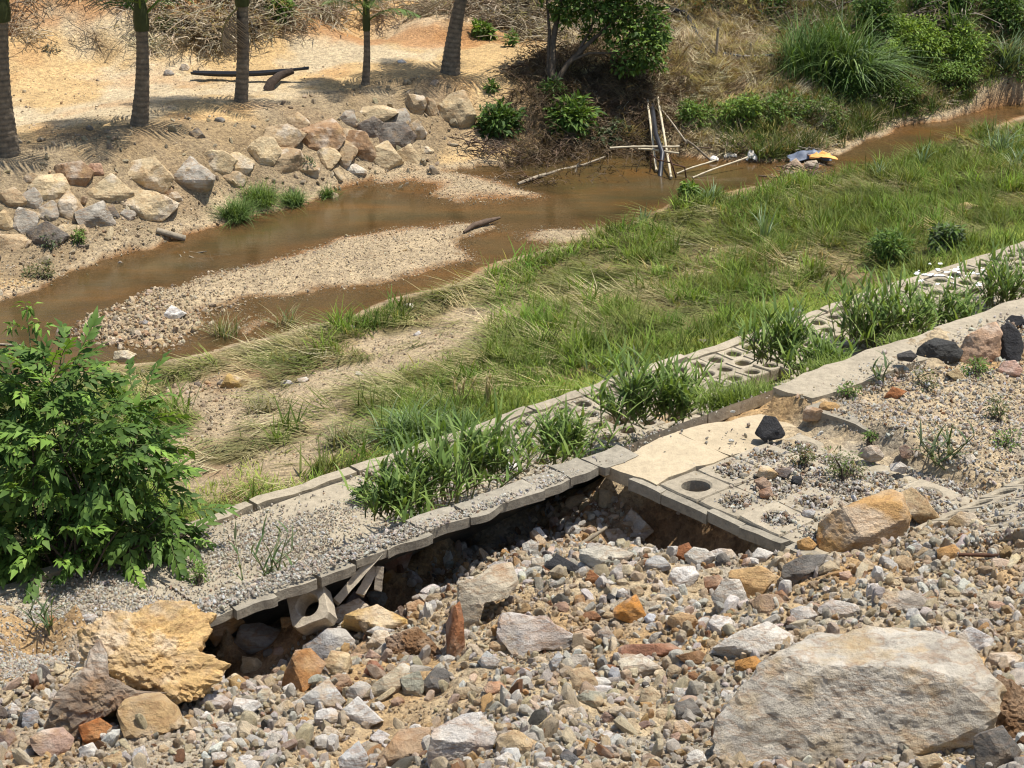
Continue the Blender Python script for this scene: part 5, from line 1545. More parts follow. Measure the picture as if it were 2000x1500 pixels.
def frond_mat(name, c):
    m, nt, b = new_mat(name)
    a = N(nt, 'ShaderNodeAttribute', attribute_name='tint')
    nt.links.new(mixc(nt, 1.0, a.outputs['Color'], (*c, 1), 'MULTIPLY'), b.inputs['Base Color'])
    b.inputs['Roughness'].default_value = .45
    return m
m_frond = frond_mat('palm_frond', (.10, .16, .035)); m_dead = frond_mat('dead_frond', (.26, .20, .13))
FR = [fpalm_frond(4000 + i).mesh('frond', m_frond) for i in range(3)]
FRD = fpalm_frond(4010, 1.0, 22, True).mesh('frond', m_dead)
PALMS = [  # base, top of bare trunk, width at base and top (px), frond scale, label
 ((14, 300), (27, 45), 58, 34, 1.0, 'thick ringed palm trunk at the far left edge of the terrace'),
 ((271, 243), (291, 60), 40, 25, .95, 'ringed palm between the leftmost palm and the one by the black trough'),
 ((470, 198), (482, 15), 30, 24, .9, 'slim palm with a hanging dead frond in front of the black trough'),
 ((713, 165), (719, 60), 19, 13, .62, 'thinnest young palm standing alone on the sandy terrace'),
 ((879, 143), (907, -15), 44, 25, .95, 'leaning palm with a swollen base nearest the leafy tree')]
for i, (bp, tp, wb, wt, fs, lb) in enumerate(PALMS):
    r = random.Random(50 + i)
    g = G(*bp); m = mpp(g)
    t = thing('coconut_palm', lb, 'palm tree', g, 'palm trees on the terrace')
    hgt = (bp[1] - tp[1]) * m / math.cos(PITCH - R(8))
    top = np.array([(tp[0] - bp[0]) * m, r.uniform(-.05, .05), hgt])
    mb = MB()
    nn = int(hgt / .028); path = []; rad_ = []; tint = []
    for k in range(nn + 1):
        s = k / nn
        ringp = (k % 3)
        path.append(top * s + np.array([(wb * .10) * m * math.sin(s * 3.1) * (-1 if i in (0, 4) else 1), 0, -.06 * (1 - s)]))
        base_w = wb * (1 - s) ** 2.2 + (wt + (wb - wt) * .18 * (1 - s)) * (1 - (1 - s) ** 2.2)
        rad_.append(base_w * .46 * m * (1.05 if ringp == 0 else .97 if ringp == 1 else 1.0) * r.uniform(.985, 1.015))
        tint.append(.72 if ringp == 1 else 1.12)
    n0 = 12
    mb.tube(path, rad_, n0, (1, 1, 1))
    cc = np.ones((len(mb.c[0]), 3)) * np.repeat(tint, n0)[:, None]
    mb.c[0] = cc
    link('trunk', mb.mesh('trunk', m_palmbark), t)
    # green sheath and fronds
    mb = MB()
    mb.tube([top + np.array([0, 0, z_]) for z_ in (-.03, .12, .35, .6)], [wt * .56 * m, wt * .62 * m, wt * .5 * m, wt * .2 * m], 10, (.075, .085, .03))
    link('crown_shaft', mb.mesh('crown_shaft', m_leaf), t)
    for k in range(11):
        fo = link('frond', FR[k % 3], t)
        fo.location = top + np.array([0, 0, .12 + .035 * k])
        fo.rotation_euler = (r.gauss(0, .12), -R(62 - 5.0 * (10 - k) + r.uniform(-8, 8)), k * 2.4 + r.uniform(-.3, .3))
        fo.scale = (fs, fs, fs)
    if i == 2:
        fo = link('dead_frond', FRD, t); fo.location = top + np.array([-.02, -.05, -.02]); fo.rotation_euler = (0, R(68), R(200)); fo.scale = (1, 1, 1)

# tree on the bank
r = random.Random(77)
g = G(1082, 178); m = mpp(g); dep = depth(g)
t = thing('leafy_tree', 'dark leafy multi-stemmed tree overhanging the bank beside the leaning palm', 'tree', g)
LOB = [lobe(a, b_, c, d_, dep + e * m * 60) for a, b_, c, d_, e in [(1235, 50, 62, 52, 0), (1255, 95, 44, 40, -.3), (1180, 15, 70, 38, .2), (1110, 0, 50, 40, .4), (1280, 62, 26, 40, -.2), (1225, 128, 30, 18, -.2), (1270, 125, 25, 18, -.3), (1160, -70, 120, 60, .3), (1250, -50, 90, 50, 0), (1100, 30, 18, 22, .1), (1150, 70, 16, 14, .3)]]
leaf_cloud('crown', LOB, 9500, 11 * m, 6 * m, DKG[1:] + MDG + YLG[2:], t, g, r, shell=.45)
def limb(name, pts_, r0, r1, parent, origin, mat=m_bark, n=8):
    mb = MB()
    pp = [np.asarray(q) - origin for q in pts_]
    mb.tube(pp, np.linspace(r0, r1, len(pp)), n)
    return link(name, mb.mesh(name, mat), parent)
def at_dep(px, py, de): return CAM + ray(px, py) * de
limb('trunk', [at_dep(1083, 186, dep), at_dep(1078, 140, dep), at_dep(1080, 80, dep + .1), at_dep(1092, 20, dep + .2), at_dep(1105, -30, dep + .2)], .075, .035, t, g)
limb('trunk', [at_dep(1078, 186, dep), at_dep(1071, 130, dep + .05), at_dep(1073, 60, dep + .15), at_dep(1068, 0, dep + .2)], .05, .02, t, g)
limb('branch', [at_dep(1088, 160, dep), at_dep(1108, 125, dep - .05), at_dep(1150, 85, dep), at_dep(1200, 40, dep), at_dep(1230, 10, dep)], .06, .02, t, g)
limb('branch', [at_dep(1110, 122, dep - .05), at_dep(1150, 104, dep - .1), at_dep(1190, 104, dep - .15), at_dep(1230, 95, dep - .15)], .03, .012, t, g)
limb('branch', [at_dep(1130, 100, dep), at_dep(1155, 55, dep + .1), at_dep(1165, 10, dep + .1)], .03, .012, t, g)

SHRUBS = [
 # name,label,px,py,rx,ry,n,leaf px,palette,category
 ('shrub', 'dark broad-leaved shrub on the bank left of the leafy tree', 975, 240, 58, 44, 1500, 15, DKG + MDG[:1], 'shrub'),
 ('shrub', 'bright broad-leaved shrub growing at the water below the leafy tree', 1112, 232, 68, 52, 1900, 17, MDG + DKG[:2] + YLG[2:3], 'shrub'),
 ('vine', 'dark vine climbing the foot of the leafy tree', 1078, 180, 32, 34, 800, 9, DKG, 'vine'),
 ('shrub', 'low pale-leaved plant hanging over the water by the black pipe', 1178, 268, 30, 20, 220, 17, PEA, 'plant'),
 ('shrub', 'thin greyish plant in the shade left of the bamboo poles', 1212, 256, 32, 24, 300, 9, PEA + DKG[:1], 'plant'),
 ('shrub', 'green creeper on the bank just right of the bamboo poles', 1362, 232, 52, 40, 1500, 9, MDG + YLG[2:], 'creeper'),
 ('shrub', 'bright green creeper mound below the straw slope', 1442, 226, 56, 46, 1700, 9, YLG + MDG[:2], 'creeper'),
 ('shrub', 'green thicket at the water between creeper mound and tall reeds', 1535, 220, 66, 56, 1800, 9, MDG + OLV[:2], 'thicket'),
 ('shrub', 'olive thicket at the bend of the stream', 1610, 228, 60, 46, 1500, 8, OLV + MDG[:2], 'thicket'),
 ('shrub', 'small dark bush by the trash heap in the stream', 1480, 275, 22, 16, 350, 8, DKG, 'bush'),
 ('shrub', 'dark scrub under the tall drooping reeds', 1650, 175, 55, 40, 1300, 9, DKG + MDG[:1], 'bush'),
 ('shrub', 'bright yellow-green bush on the right hillside', 1785, 84, 84, 70, 3600, 10, YLG[:3] + MDG[2:3], 'bush'),
 ('shrub', 'tall dark shrub behind the drooping reeds', 1715, 55, 50, 75, 2200, 10, DKG + MDG[:2], 'bush'),
 ('shrub', 'green bush between the bright bush and the pale reed clump', 1880, 95, 70, 60, 2600, 9, MDG[1:] + YLG[:3], 'bush'),
 ('shrub', 'bush in the top right corner', 1965, 25, 60, 55, 2000, 10, DKG + MDG[:2] + OLV[:1], 'bush'),
 ('shrub', 'dark bush high on the hillside behind the bright one', 1840, 10, 70, 40, 2000, 10, DKG + MDG[:2], 'bush'),
 ('shrub', 'low olive scrub along the water under the bright bush', 1740, 180, 84, 42, 2000, 8, OLV[:2] + MDG[:3] + YLG[2:3], 'scrub'),
 ('shrub', 'low green scrub along the water near the right edge', 1850, 158, 90, 36, 2000, 8, YLG[2:] + MDG[:3], 'scrub'),
 ('shrub', 'low scrub at the right edge of the far bank', 1965, 130, 60, 34, 1300, 8, MDG + OLV[:2], 'scrub'),
 ('shrub', 'small round leafy bush alone on the sand by the leaning palm', 944, 62, 22, 20, 420, 13, MDG + YLG[:1], 'bush'),
 ('shrub', 'small upright seedling right of the round bush on the sand', 997, 78, 13, 18, 160, 10, MDG, 'plant'),
 ('shrub', 'small seedling at the edge of the terrace left of the tree', 959, 170, 14, 15, 180, 10, MDG, 'plant'),
 ('shrub', 'leafy shrub on the cut bank at the top between two palms', 545, 14, 36, 34, 900, 12, MDG + DKG[:1], 'shrub'),
 ('shrub', 'low green weeds on the brush behind the second palm', 250, 4, 30, 14, 350, 9, MDG, 'weed'),
 ('shrub', 'green weeds in the dry brush right of the second palm', 330, 50, 36, 20, 350, 9, OLV + MDG[:1], 'weed'),
 ('shrub', 'grey dead weed tuft on the back of the terrace', 98, 98, 26, 9, 160, 8, [(.2, .16, .1), (.12, .11, .07)], 'weed'),
 ('shrub', 'dark foliage at the top edge above the leafy tree', 1130, 10, 60, 34, 1200, 9, DKG, 'shrub'),
 ('shrub', 'shaded dark shrub at the top between tree and tall reeds', 1400, 4, 90, 36, 1700, 9, DKG + [(.06, .05, .03)], 'shrub'),
 ('shrub', 'shaded dark shrub left of the tall drooping reeds', 1500, 8, 50, 50, 1300, 9, DKG + [(.06, .05, .03)], 'shrub'),
 ('shrub', 'round-leaved bush at the near edge of the stream below the poles', 1345, 375, 22, 26, 420, 12, MDG + YLG[:1], 'bush'),
 ('shrub', 'dense dark shrub on the grassy flat behind the honeycomb blocks', 1740, 492, 62, 44, 1700, 10, MDG + DKG[:2], 'shrub'),
 ('shrub', 'bluish spiky shrub on the flat near the right edge', 1850, 470, 42, 34, 700, 14, PEA + MDG[:2], 'shrub'),
 ('shrub', 'small leafy plant on the left end of the reeds by the slab', 722, 965, 28, 26, 120, 16, DKG, 'plant'),
 ('shrub', 'low weed with small leaves on the upper gravel by the coping', 1655, 765, 34, 20, 260, 8, MDG + OLV[:1], 'weed'),
 ('shrub', 'reddish weed on the berm gravel right of the glossy black rock', 1562, 888, 32, 26, 300, 8, OLV + [(.2, .12, .05)], 'weed'),
 ('shrub', 'weed patch in the middle of the berm gravel', 1655, 910, 54, 34, 560, 8, OLV + MDG[:1], 'weed'),
 ('shrub', 'green weed on the gravel below the pinkish breccia', 1908, 722, 40, 26, 420, 8, MDG + OLV[:1], 'weed'),
 ('shrub', 'thin weed on the upper gravel left of the breccia', 1810, 745, 34, 36, 200, 8, OLV, 'weed'),
 ('shrub', 'small round weed in front of the fallen edge piece', 1700, 852, 18, 12, 160, 7, MDG, 'weed'),
 ('shrub', 'sparse weed on the gravel near the right edge', 1950, 800, 36, 34, 260, 8, OLV + MDG[:1], 'weed'),
 ('shrub', 'low weed on the gravel right of the reed near the right edge', 1960, 860, 34, 24, 240, 8, MDG, 'weed'),
 ('shrub', 'small green weed on the pale gravel left of the sparse reed', 385, 1122, 34, 22, 300, 8, MDG + OLV[:1], 'weed'),
 ('shrub', 'dry scrubby weed on the shingle beach at the left', 75, 530, 38, 22, 420, 8, OLV + [(.2, .16, .1)], 'weed'),
 ('shrub', 'grey-green weed growing over the dark slate riprap boulder', 100, 470, 26, 24, 420, 7, PEA + DKG[:1], 'weed'),
 ('shrub', 'small tuft of weed at the foot of the riprap', 152, 462, 14, 22, 220, 8, MDG, 'weed'),
 ('shrub', 'grey-green weed among the cream riprap boulders', 600, 322, 18, 22, 260, 7, PEA, 'weed'),
]
for i, (nm, lb, px, py, rx, ry, n, lp, pal, ct) in enumerate(SHRUBS):
    shrub(nm if ct not in ('weed', 'plant', 'creeper', 'vine') else {'weed': 'weed', 'plant': 'plant', 'creeper': 'creeper', 'vine': 'vine'}[ct], lb, px, py, rx, ry, int(n * (1.5 if px > 1600 and py < 200 else 1.0 if ct != 'weed' else .8)), lp, pal, 5000 + i, ct)

# grass clumps and reeds, each rooted where it stands
def grass_clump(name, label, px, py, wpx, hpx, n, pal, seed, width=.02, droop=.8, cat='grass clump', tips=None, tilt=.35, spread=.3):
    r = random.Random(seed)
    g = G(px, py); m = mpp(g)
    t = thing(name, label, cat, g)
    lean = r.uniform(0, 6.28)
    mb = MB()
    for k in range(n):
        c = np.array(pal[r.randrange(len(pal))]) * r.uniform(.6, 1.35)
        b0 = (r.gauss(0, wpx * spread * .5) * m, r.gauss(0, wpx * spread * .5) * m, -.03)
        tall = name == 'tall_reed_grass'
        blade(mb, b0, r.uniform(0, 6.28) if not tall else r.gauss(lean, 1.5), abs(r.gauss(0, tilt)), hpx * m * (r.uniform(.3, 1.2) if tall else r.uniform(.55, 1.2)), width * r.uniform(.7, 1.3), droop * r.uniform(.3, 1.2), 5, c, c * 1.15 if tips is None else tips)
    bo = link('blades', mb.mesh('blades', m_leaf), t)
    if n < 100: bo['kind'] = 'stuff'
    return t
GB = [(.095, .155, .035), (.13, .20, .048), (.075, .125, .034), (.18, .24, .08)]
GP = [(.20, .26, .14), (.26, .32, .18), (.14, .2, .09)]
for i, a in enumerate([
    ('tall_reed_grass', 'tall drooping dark green reeds on the left of the right thicket', 1570, 150, 130, 165, 480, GB[:3], .026, .8, .2),
    ('tall_reed_grass', 'tall drooping reeds with pale blades on the right hand of the pair', 1660, 165, 130, 185, 520, GB + GP[:1], .034, 1.0, .2),
    ('tall_reed_grass', 'shorter dark reeds filling the gap between the two tall drooping ones', 1616, 140, 90, 150, 300, GB[:3], .024, .7, .15),
    ('tall_reed_grass', 'ragged reeds leaning out at the right of the tall drooping ones', 1712, 150, 80, 120, 220, GB[:3] + GP[:1], .026, 1.1, .3),
    ('tall_reed_grass', 'arching reed grass below the pair of tall reeds', 1610, 205, 80, 60, 160, GB + YLG[:2], .022, 1.0, .5),
    ('tall_reed_grass', 'reed clump high on the right hillside at the top edge', 1870, 60, 90, 90, 220, GB + MDG[2:3], .03, .9, .3),
    ('tall_reed_grass', 'pale upright reed clump near the right edge of the hillside', 1968, 130, 50, 90, 150, GP + GB[3:], .028, .55, .25),
    ('grass_clump', 'dark green grass mound on the bank below the riprap', 462, 425, 70, 62, 700, GB, .012, .8, .5),
    ('grass_clump', 'bright green grass mound in the middle of the three by the riprap', 505, 395, 90, 58, 800, GB[1:] + YLG[2:3], .012, .8, .5),
    ('grass_clump', 'low green grass mound at the stream end of the three by the riprap', 572, 396, 60, 44, 500, GB, .012, .8, .5),
    ('grass_clump', 'small grass tuft at the stream right of the grass mounds', 638, 384, 44, 36, 350, GB, .011, .8, .5),
    ('reed_tuft', 'tall pale reed stems standing alone on the flat', 1492, 476, 20, 98, 22, GP, .03, .5, .25),
    ('reed_tuft', 'pale reed tuft by the round-leaved bush at the stream edge', 1388, 398, 50, 62, 40, GP, .028, .7, .35),
    ('reed_tuft', 'pale reed tuft at the stream edge left of the round-leaved bush', 1255, 442, 26, 52, 30, GP, .022, .4, .2),
    ('reed_tuft', 'thin pale reed tuft at the stream edge right of the trash heap', 1715, 352, 22, 58, 18, GP, .026, .5, .25),
    ('reed_tuft', 'tall pale reed tuft at the stream edge below the bright bush', 1800, 325, 26, 68, 22, GP, .024, .5, .25),
    ('reed_tuft', 'broad pale reed clump at the stream near the right edge', 1955, 305, 70, 80, 60, GP, .026, .6, .35),
    ('reed_tuft', 'pale reed tuft at the right edge of the flat', 1985, 330, 40, 60, 30, GP, .024, .6, .35),
    ('grass_clump', 'big bluish green grass clump on the flat below the dead grass', 800, 860, 170, 100, 420, GB + GP[:1], .020, .8, .5),
    ('grass_clump', 'second grass clump on the flat left of the honeycomb holes', 905, 850, 110, 85, 240, GB, .018, .8, .45),
    ('grass_clump', 'yellowish flattened grass clump on the lower flat', 680, 870, 130, 70, 260, [(.2, .19, .08), (.15, .17, .06), (.28, .25, .13)], .016, .9, .9),
    ('grass_clump', 'brown flattened grass clump spilling over the bare patch', 520, 800, 110, 60, 200, [(.26, .22, .11), (.18, .17, .07), (.32, .28, .16)], .014, .9, 1.0),
    ('grass_clump', 'straw-tipped tall grass at the stream edge by the white stone', 440, 660, 70, 70, 120, [(.3, .26, .13), (.15, .19, .06), (.36, .31, .17)], .012, .5, .45),
    ('grass_clump', 'thin dry grass at the narrow brown channel', 560, 640, 60, 66, 90, [(.3, .26, .13), (.12, .17, .05), (.36, .31, .17)], .012, .5, .45),
    ('grass_clump', 'bright green grass clump in the middle of the flat', 1290, 540, 60, 44, 160, BRI, .014, .7, .45),
    ('grass_clump', 'bright green clump towards the toe of the blocks', 1375, 590, 60, 40, 150, BRI, .014, .7, .45),
    ('grass_clump', 'bright clump right of the pale standing reed', 1640, 420, 60, 40, 150, BRI, .014, .7, .45)]):
    nm, lb, px, py, w, h, n, pal, wd, dr, tl = a
    grass_clump(nm, lb, px, py, w, h, n, pal, 6000 + i, wd, dr, 'grass', None, tl)

def reed(label, px, py, wpx, hpx, ns, seed, pal=None, base=None, lw=.034, group=None, blen=.30, sparse=1.0):
    """clump of leafy canes: each cane carries broad blades along its length"""
    r = random.Random(seed)
    g = G(px, py) if base is None else base
    m = mpp(g)
    t = thing('reed_clump', label, 'reeds', g, 'reeds growing out of the concrete slope')
    ms, ml = MB(), MB()
    pal = pal or [(.11, .175, .04), (.15, .22, .05), (.20, .27, .07), (.085, .13, .034)]
    for k in range(ns):
        az = r.uniform(0, 6.28); le = abs(r.gauss(.48, .26)); h = hpx * m * r.uniform(.55, 1.1)
        b0 = np.array([r.gauss(0, wpx * .2) * m, r.gauss(0, wpx * .13) * m, -.04])
        d = np.array([math.cos(az) * math.sin(le), math.sin(az) * math.sin(le), math.cos(le)])
        path = [b0 + d * h * q + np.array([math.cos(az), math.sin(az), -.4]) * .10 * h * q * q for q in (0, .33, .66, 1)]
        ms.tube(path, [.008, .007, .005, .003], 5, (.12, .15, .05), False)
        nl = int(r.randint(6, 9) * sparse)
        for j in range(nl):
            q = .18 + .82 * j / max(1, nl - 1)
            i = min(2, int(q * 3)); f = q * 3 - i
            p = path[i] * (1 - f) + path[i + 1] * f
            a2 = az + (j % 2) * math.pi + r.gauss(0, .8)
            c = np.array(pal[r.randrange(len(pal))]) * r.uniform(.75, 1.3)
            blade(ml, p, a2, r.uniform(.45, 1.0) * (1.1 - .5 * q), blen * r.uniform(.7, 1.35), lw * r.uniform(.7, 1.2), r.uniform(.15, .55), 4, c, c * 1.1)
    link('stem', ms.mesh('stem', m_stem), t)
    bo = link('blades', ml.mesh('blades', m_leaf), t)
    if ns < 12: bo['kind'] = 'stuff'
    return t
def on_slope(px, py, z): return P(px, py, z)
for i, a in enumerate([
    ('dense dark reed clump along the broken edge, lowest of the row', 775, 1000, 150, 110, 44, .9),
    ('tall reed clump behind the broken edge with upright blades', 855, 965, 130, 150, 40, .9),
    ('reed clump behind the broken edge nearest the row of open holes', 945, 930, 120, 140, 36, .9),
    ('reed clump spreading over the kerb just left of the tan coping', 1085, 885, 140, 100, 34, .95),
    ('large reed clump on the blocks below the grassy flat, left of the tan coping', 1245, 815, 150, 150, 46, .95),
    ('broad-leaved reed clump behind the tan coping', 1330, 805, 110, 110, 30, .95),
    ('tall reed clump right of the group of open holes', 1530, 700, 130, 140, 40, .95),
    ('low reeds at the foot of the tall clump by the coping', 1600, 725, 120, 80, 34, .95),
    ('largest reed clump on the blocks, left half of the pair', 1700, 670, 130, 170, 46, .95),
    ('largest reed clump on the blocks, right half of the pair', 1770, 655, 120, 140, 36, .95),
    ('reed clump at the coping left of the black lumpy rock', 1850, 635, 110, 90, 26, .95),
    ('reed clump at the right edge over the white-splashed blocks', 1975, 590, 110, 130, 40, .95)]):
    lb, px, py, w, h, ns, z = a
    reed(lb, px, py, w * 1.15, h * .80, ns, 7000 + i, base=on_slope(px, py, 1.25 if px < 1700 else .95))
FERN = [(.18, .25, .05), (.23, .29, .065), (.14, .19, .04)]
for i, (lb, px, py, w, h, n) in enumerate([
    ('feathery bright green clump between the coping and the open holes', 1440, 800, 110, 90, 420),
    ('feathery bright green clump behind the broken end of the coping', 1520, 790, 100, 70, 380),
    ('feathery green growth between the tall reeds and the coping', 1640, 735, 110, 60, 380),
    ('feathery green growth at the coping left of the black rocks', 1780, 680, 90, 50, 300)]):
    rr = random.Random(7100 + i); g = on_slope(px, py, 1.6); n = int(n * 2); m = mpp(g)
    t = thing('fern_clump', lb, 'fern', g, 'feathery plants on the concrete slope')
    mb = MB()
    for k in range(n):
        c = np.array(FERN[rr.randrange(3)]) * rr.uniform(.7, 1.25)
        blade(mb, (rr.gauss(0, w * .28) * m, rr.gauss(0, w * .18) * m, -.02), rr.uniform(0, 6.28), abs(rr.gauss(.1, .4)), h * m * rr.uniform(.5, 1.1), .013, rr.uniform(.2, .8), 3, c)
    link('fronds', mb.mesh('fronds', m_leaf), t)
for i, (lb, px, py, w, h, ns, z) in enumerate([
    ('sparse grey-green reed on the pale gravel near the broken edge', 520, 1140, 110, 120, 9, 1.6),
    ('sparse little reed on the gravel at the far left', 90, 1228, 70, 60, 5, None),
    ('sparse reed on the weedy gravel near the right edge', 1845, 905, 80, 80, 9, None),
    ('single thin reed on the toe of the blocks by the flat', 1215, 745, 60, 90, 6, .86),
    ('thin reed on the upper gravel by the coping', 1720, 760, 30, 70, 4, None)]):
    reed(lb, px, py, w, h, ns, 7200 + i, [(.10, .13, .06), (.08, .12, .045), (.14, .16, .08)], base=None if z is None else P(px, py, z), lw=.022, blen=.2, sparse=.7)
# tall dry flower stalks on the flat
for i, (px, py, h) in enumerate([(895, 800, 70), (945, 812, 85), (1655, 660, 60)]):
    rr = random.Random(7300 + i); g = G(px, py); m = mpp(g)
    mb = MB()
    for k in range(5):
        top = np.array([rr.gauss(.06, .06), rr.gauss(0, .04), h * m * rr.uniform(.7, 1.1)])
        mb.tube([(0, 0, 0), top * .5 + (rr.gauss(0, .015), 0, 0), top], [.006, .005, .003], 4, (.42, .33, .17))
        for j in range(14):
            blade(mb, top * (.6 + .4 * j / 14), rr.uniform(0, 6.28), rr.uniform(.2, .7), .07, .014, .3, 2, (.46, .36, .2))
    o = link('dry_stalk', mb.mesh('dry_stalk', m_leaf), None, g)
    tag(o, ['dry straw-coloured grass stalks left of two on the turf', 'taller dry grass stalks right of two on the turf', 'dry grass stalk behind the large reeds'][i], 'dry grass')

# the big leafy bush at the left
r = random.Random(99)
g = G(150, 1150); dep = depth(g) + .25; m = dep / FPX
bush = thing('leafy_bush', 'large leafy green bush filling the left edge in front of the stream', 'bush', g)
TIP = [(.20, .33, .055), (.24, .36, .065), (.16, .27, .045)]
BDK = [(.08, .145, .028), (.10, .175, .033), (.13, .215, .042), (.06, .11, .024)]
def spray(seed, tip):
    r_ = random.Random(seed); mb = MB()
    L = .34
    path = [np.array([L * q, 0, .10 * q - .16 * q * q]) for q in (0, .33, .66, 1)]
    mb.tube(path, [.006, .005, .004, .002], 4, (.10, .12, .04), False)
    nl = 10
    for j in range(nl):
        q = .25 + .75 * j / (nl - 1)
        p = np.array([L * q, 0, .10 * q - .16 * q * q])
        s = 1 if j % 2 else -1
        d = np.array([.65 + .4 * q, s * (1.05 - .7 * q) + r_.gauss(0, .1), r_.uniform(-.45, .0)])
        pal = TIP if (tip and q > .3) else BDK
        leaf(mb, p, d, np.array([0, 0, 1.0]), r_.uniform(.09, .16), r_.uniform(.042, .062), np.array(pal[r_.randrange(len(pal))]) * r_.uniform(.8, 1.2), .12, .28)
    return mb
SPR = [spray(8000 + i, False) for i in range(5)] + [spray(8100 + i, True) for i in range(4)]
SPRM = [s_.mesh('leaf_spray', m_leaf) for s_ in SPR]
BL = [(105, 790, 105, 90), (50, 860, 110, 120), (170, 880, 130, 110), (60, 1000, 150, 110), (215, 960, 125, 110), (285, 1000, 85, 80), (150, 1070, 170, 80), (280, 1060, 85, 60), (20, 1090, 120, 70), (-90, 900, 150, 160), (-80, 1060, 130, 90), (340, 1045, 45, 40), (120, 725, 55, 55), (270, 880, 60, 55), (250, 800, 50, 45), (40, 770, 55, 50)]
blobs = [lobe(a, b_, c, d_, dep + r.uniform(-.35, .35), (c + d_) * .45) for a, b_, c, d_ in BL]
vol = [c * d_ for a, b_, c, d_ in BL]
extra = MB()
sp = []
for k in range(880):
    c0, ra = blobs[r.choices(range(len(blobs)), vol)[0]]
    d = np.array([r.gauss(0, 1), r.gauss(-.25, 1), r.gauss(.25, 1)]); d /= np.linalg.norm(d)
    q = r.uniform(.35, 1.0)
    sp.append((c0 + d * ra * q, d, q))
sp.sort(key=lambda s_: -(s_[2] + s_[1][2] * .3 - s_[1][1] * .3))
for k, (p, d, q) in enumerate(sp):
    tipy = q > .82 and d[2] > .0 and r.random() < .75
    i = 5 + r.randrange(4) if tipy else r.randrange(5)
    az = math.atan2(d[1], d[0]) + r.gauss(0, .5)
    el = math.asin(max(-.6, min(.9, d[2]))) * .8 + r.gauss(.0, .3)
    Rm = Matrix.Rotation(az, 3, 'Z') @ Matrix.Rotation(-el, 3, 'Y') @ Matrix.Rotation(r.gauss(0, .4), 3, 'X')
    s = r.uniform(.75, 1.2)
    if k < 290:
        o = link('leaf_spray', SPRM[i], bush); o.location = p - g; o.rotation_euler = Rm.to_euler(); o.scale = (s, s, s)
    else:
        A = np.array(Rm)
        n0 = extra.n
        S = SPR[i]
        off = 0
        for vv, cc in zip(S.v, S.c):
            extra.v.append(vv * s @ A.T + (p - g)); extra.c.append(cc)
        for ff in S.q: extra.q.append(ff + n0)
        for ff in S.t: extra.t.append(ff + n0)
        extra.n += S.n
fo = extra.build('foliage', m_leaf, bush); fo['kind'] = 'stuff'
for k, (c0, ra) in enumerate(blobs):
    stems('stem', g + np.array([r.gauss(0, .12), r.gauss(0, .1), 0]), [c0 + np.array([0, 0, ra[2] * .6]), c0 + np.array([ra[0] * .4, 0, 0])], .016, bush, g, r, m_bark, .05, 6)
# spindly seedling sticking up out of the bush
limb('stem', [at_dep(62, 720, dep), at_dep(58, 660, dep), at_dep(50, 592, dep)], .008, .003, bush, g, m_stem, 5)
leaf_cloud('sprig', [lobe(52, 600, 16, 10, dep), lobe(30, 640, 14, 10, dep), lobe(80, 635, 16, 12, dep)], 60, .09, .035, TIP + MDG, bush, g, r, droopy=.4)
# ---------------------------------------------------------------- objects by the stream
m_bamboo = mat_plain('dry_bamboo', (.50, .42, .28), .6, .25, 12, .3, .004)
m_blackpipe = mat_plain('black_plastic_pipe', (.022, .022, .024), .45, .3, 8, .1, .003, .4)
m_iron = mat_plain('rusty_iron', (.075, .035, .018), .8, .35, 20, .4, .003)
m_drift = mat_plain('driftwood', (.11, .075, .05), .9, .4, 12, .7, .01)
m_greywood = mat_plain('grey_driftwood', (.28, .23, .16), .9, .35, 12, .7, .01)
m_blue = mat_plain('blue_grey_tarp', (.12, .14, .18), .5, .35, 6, .4, .01, .4)
m_orange = mat_plain('orange_cloth', (.75, .36, .10), .7, .2, 6, .4, .01)
m_white = mat_plain('white_plastic', (.62, .58, .50), .6, .2, 8, .4, .01)
m_lime = mat_plain('white_lime', (.78, .76, .72), .95, .1, 8, .5, .004)
m_post = mat_concrete('pale_cast_post', (.52, .44, .32), (.36, .31, .24), .65)

def tube_thing(name, label, cat, pts3, rad_, mat, n=8, nodes=0):
    g = np.asarray(pts3[0], float)
    mb = MB()
    pp = [np.asarray(q, float) - g for q in pts3]
    if nodes:
        P0, P1 = pp[0], pp[-1]
        pp = []; rr = []
        for k in range(nodes * 3 + 1):
            s = k / (nodes * 3); pp.append(P0 + (P1 - P0) * s + np.array([0, 0, .01 * math.sin(s * 5)])); rr.append(rad_ * (1.18 if k % 3 == 0 else .96))
        mb.tube(pp, rr, n)
    else:
        mb.tube(pp, np.broadcast_to(rad_, (len(pp),)), n)
    return tag(mb.build(name, mat, None, True, None) if False else link(name, mb.mesh(name, mat), None, g), label, cat)

# bamboo and pipe stand
tube_thing('bamboo_pole', 'left of two long pale poles sloping down from the bank to the water', 'pole', [G(1264, 208) + (0, 0, .12), P(1282, 332, .05)], .021, m_bamboo, 8, 7)
tube_thing('bamboo_pole', 'right of two long pale poles sloping down from the bank to the water', 'pole', [G(1284, 202) + (0, 0, .12), P(1311, 346, .05)], .021, m_bamboo, 8, 7)
tube_thing('black_pipe', 'thick black pipe bending down into the stream between the pale poles', 'pipe', [G(1273, 216) + (0, 0, .1), P(1281, 262, .42), P(1294, 300, .30), P(1291, 325, .1), P(1288, 362, -.12)], .042, m_blackpipe, 12)
tube_thing('bamboo_pole', 'longer horizontal pole tied across the sloping poles over the water', 'pole', [P(1191, 289, .34), P(1327, 285, .34)], .018, m_bamboo, 8, 6)
tube_thing('bamboo_pole', 'shorter forked horizontal pole tied just below the longer one', 'pole', [P(1247, 291, .27), P(1290, 295, .27), P(1326, 298, .27)], .018, m_bamboo, 8, 4)
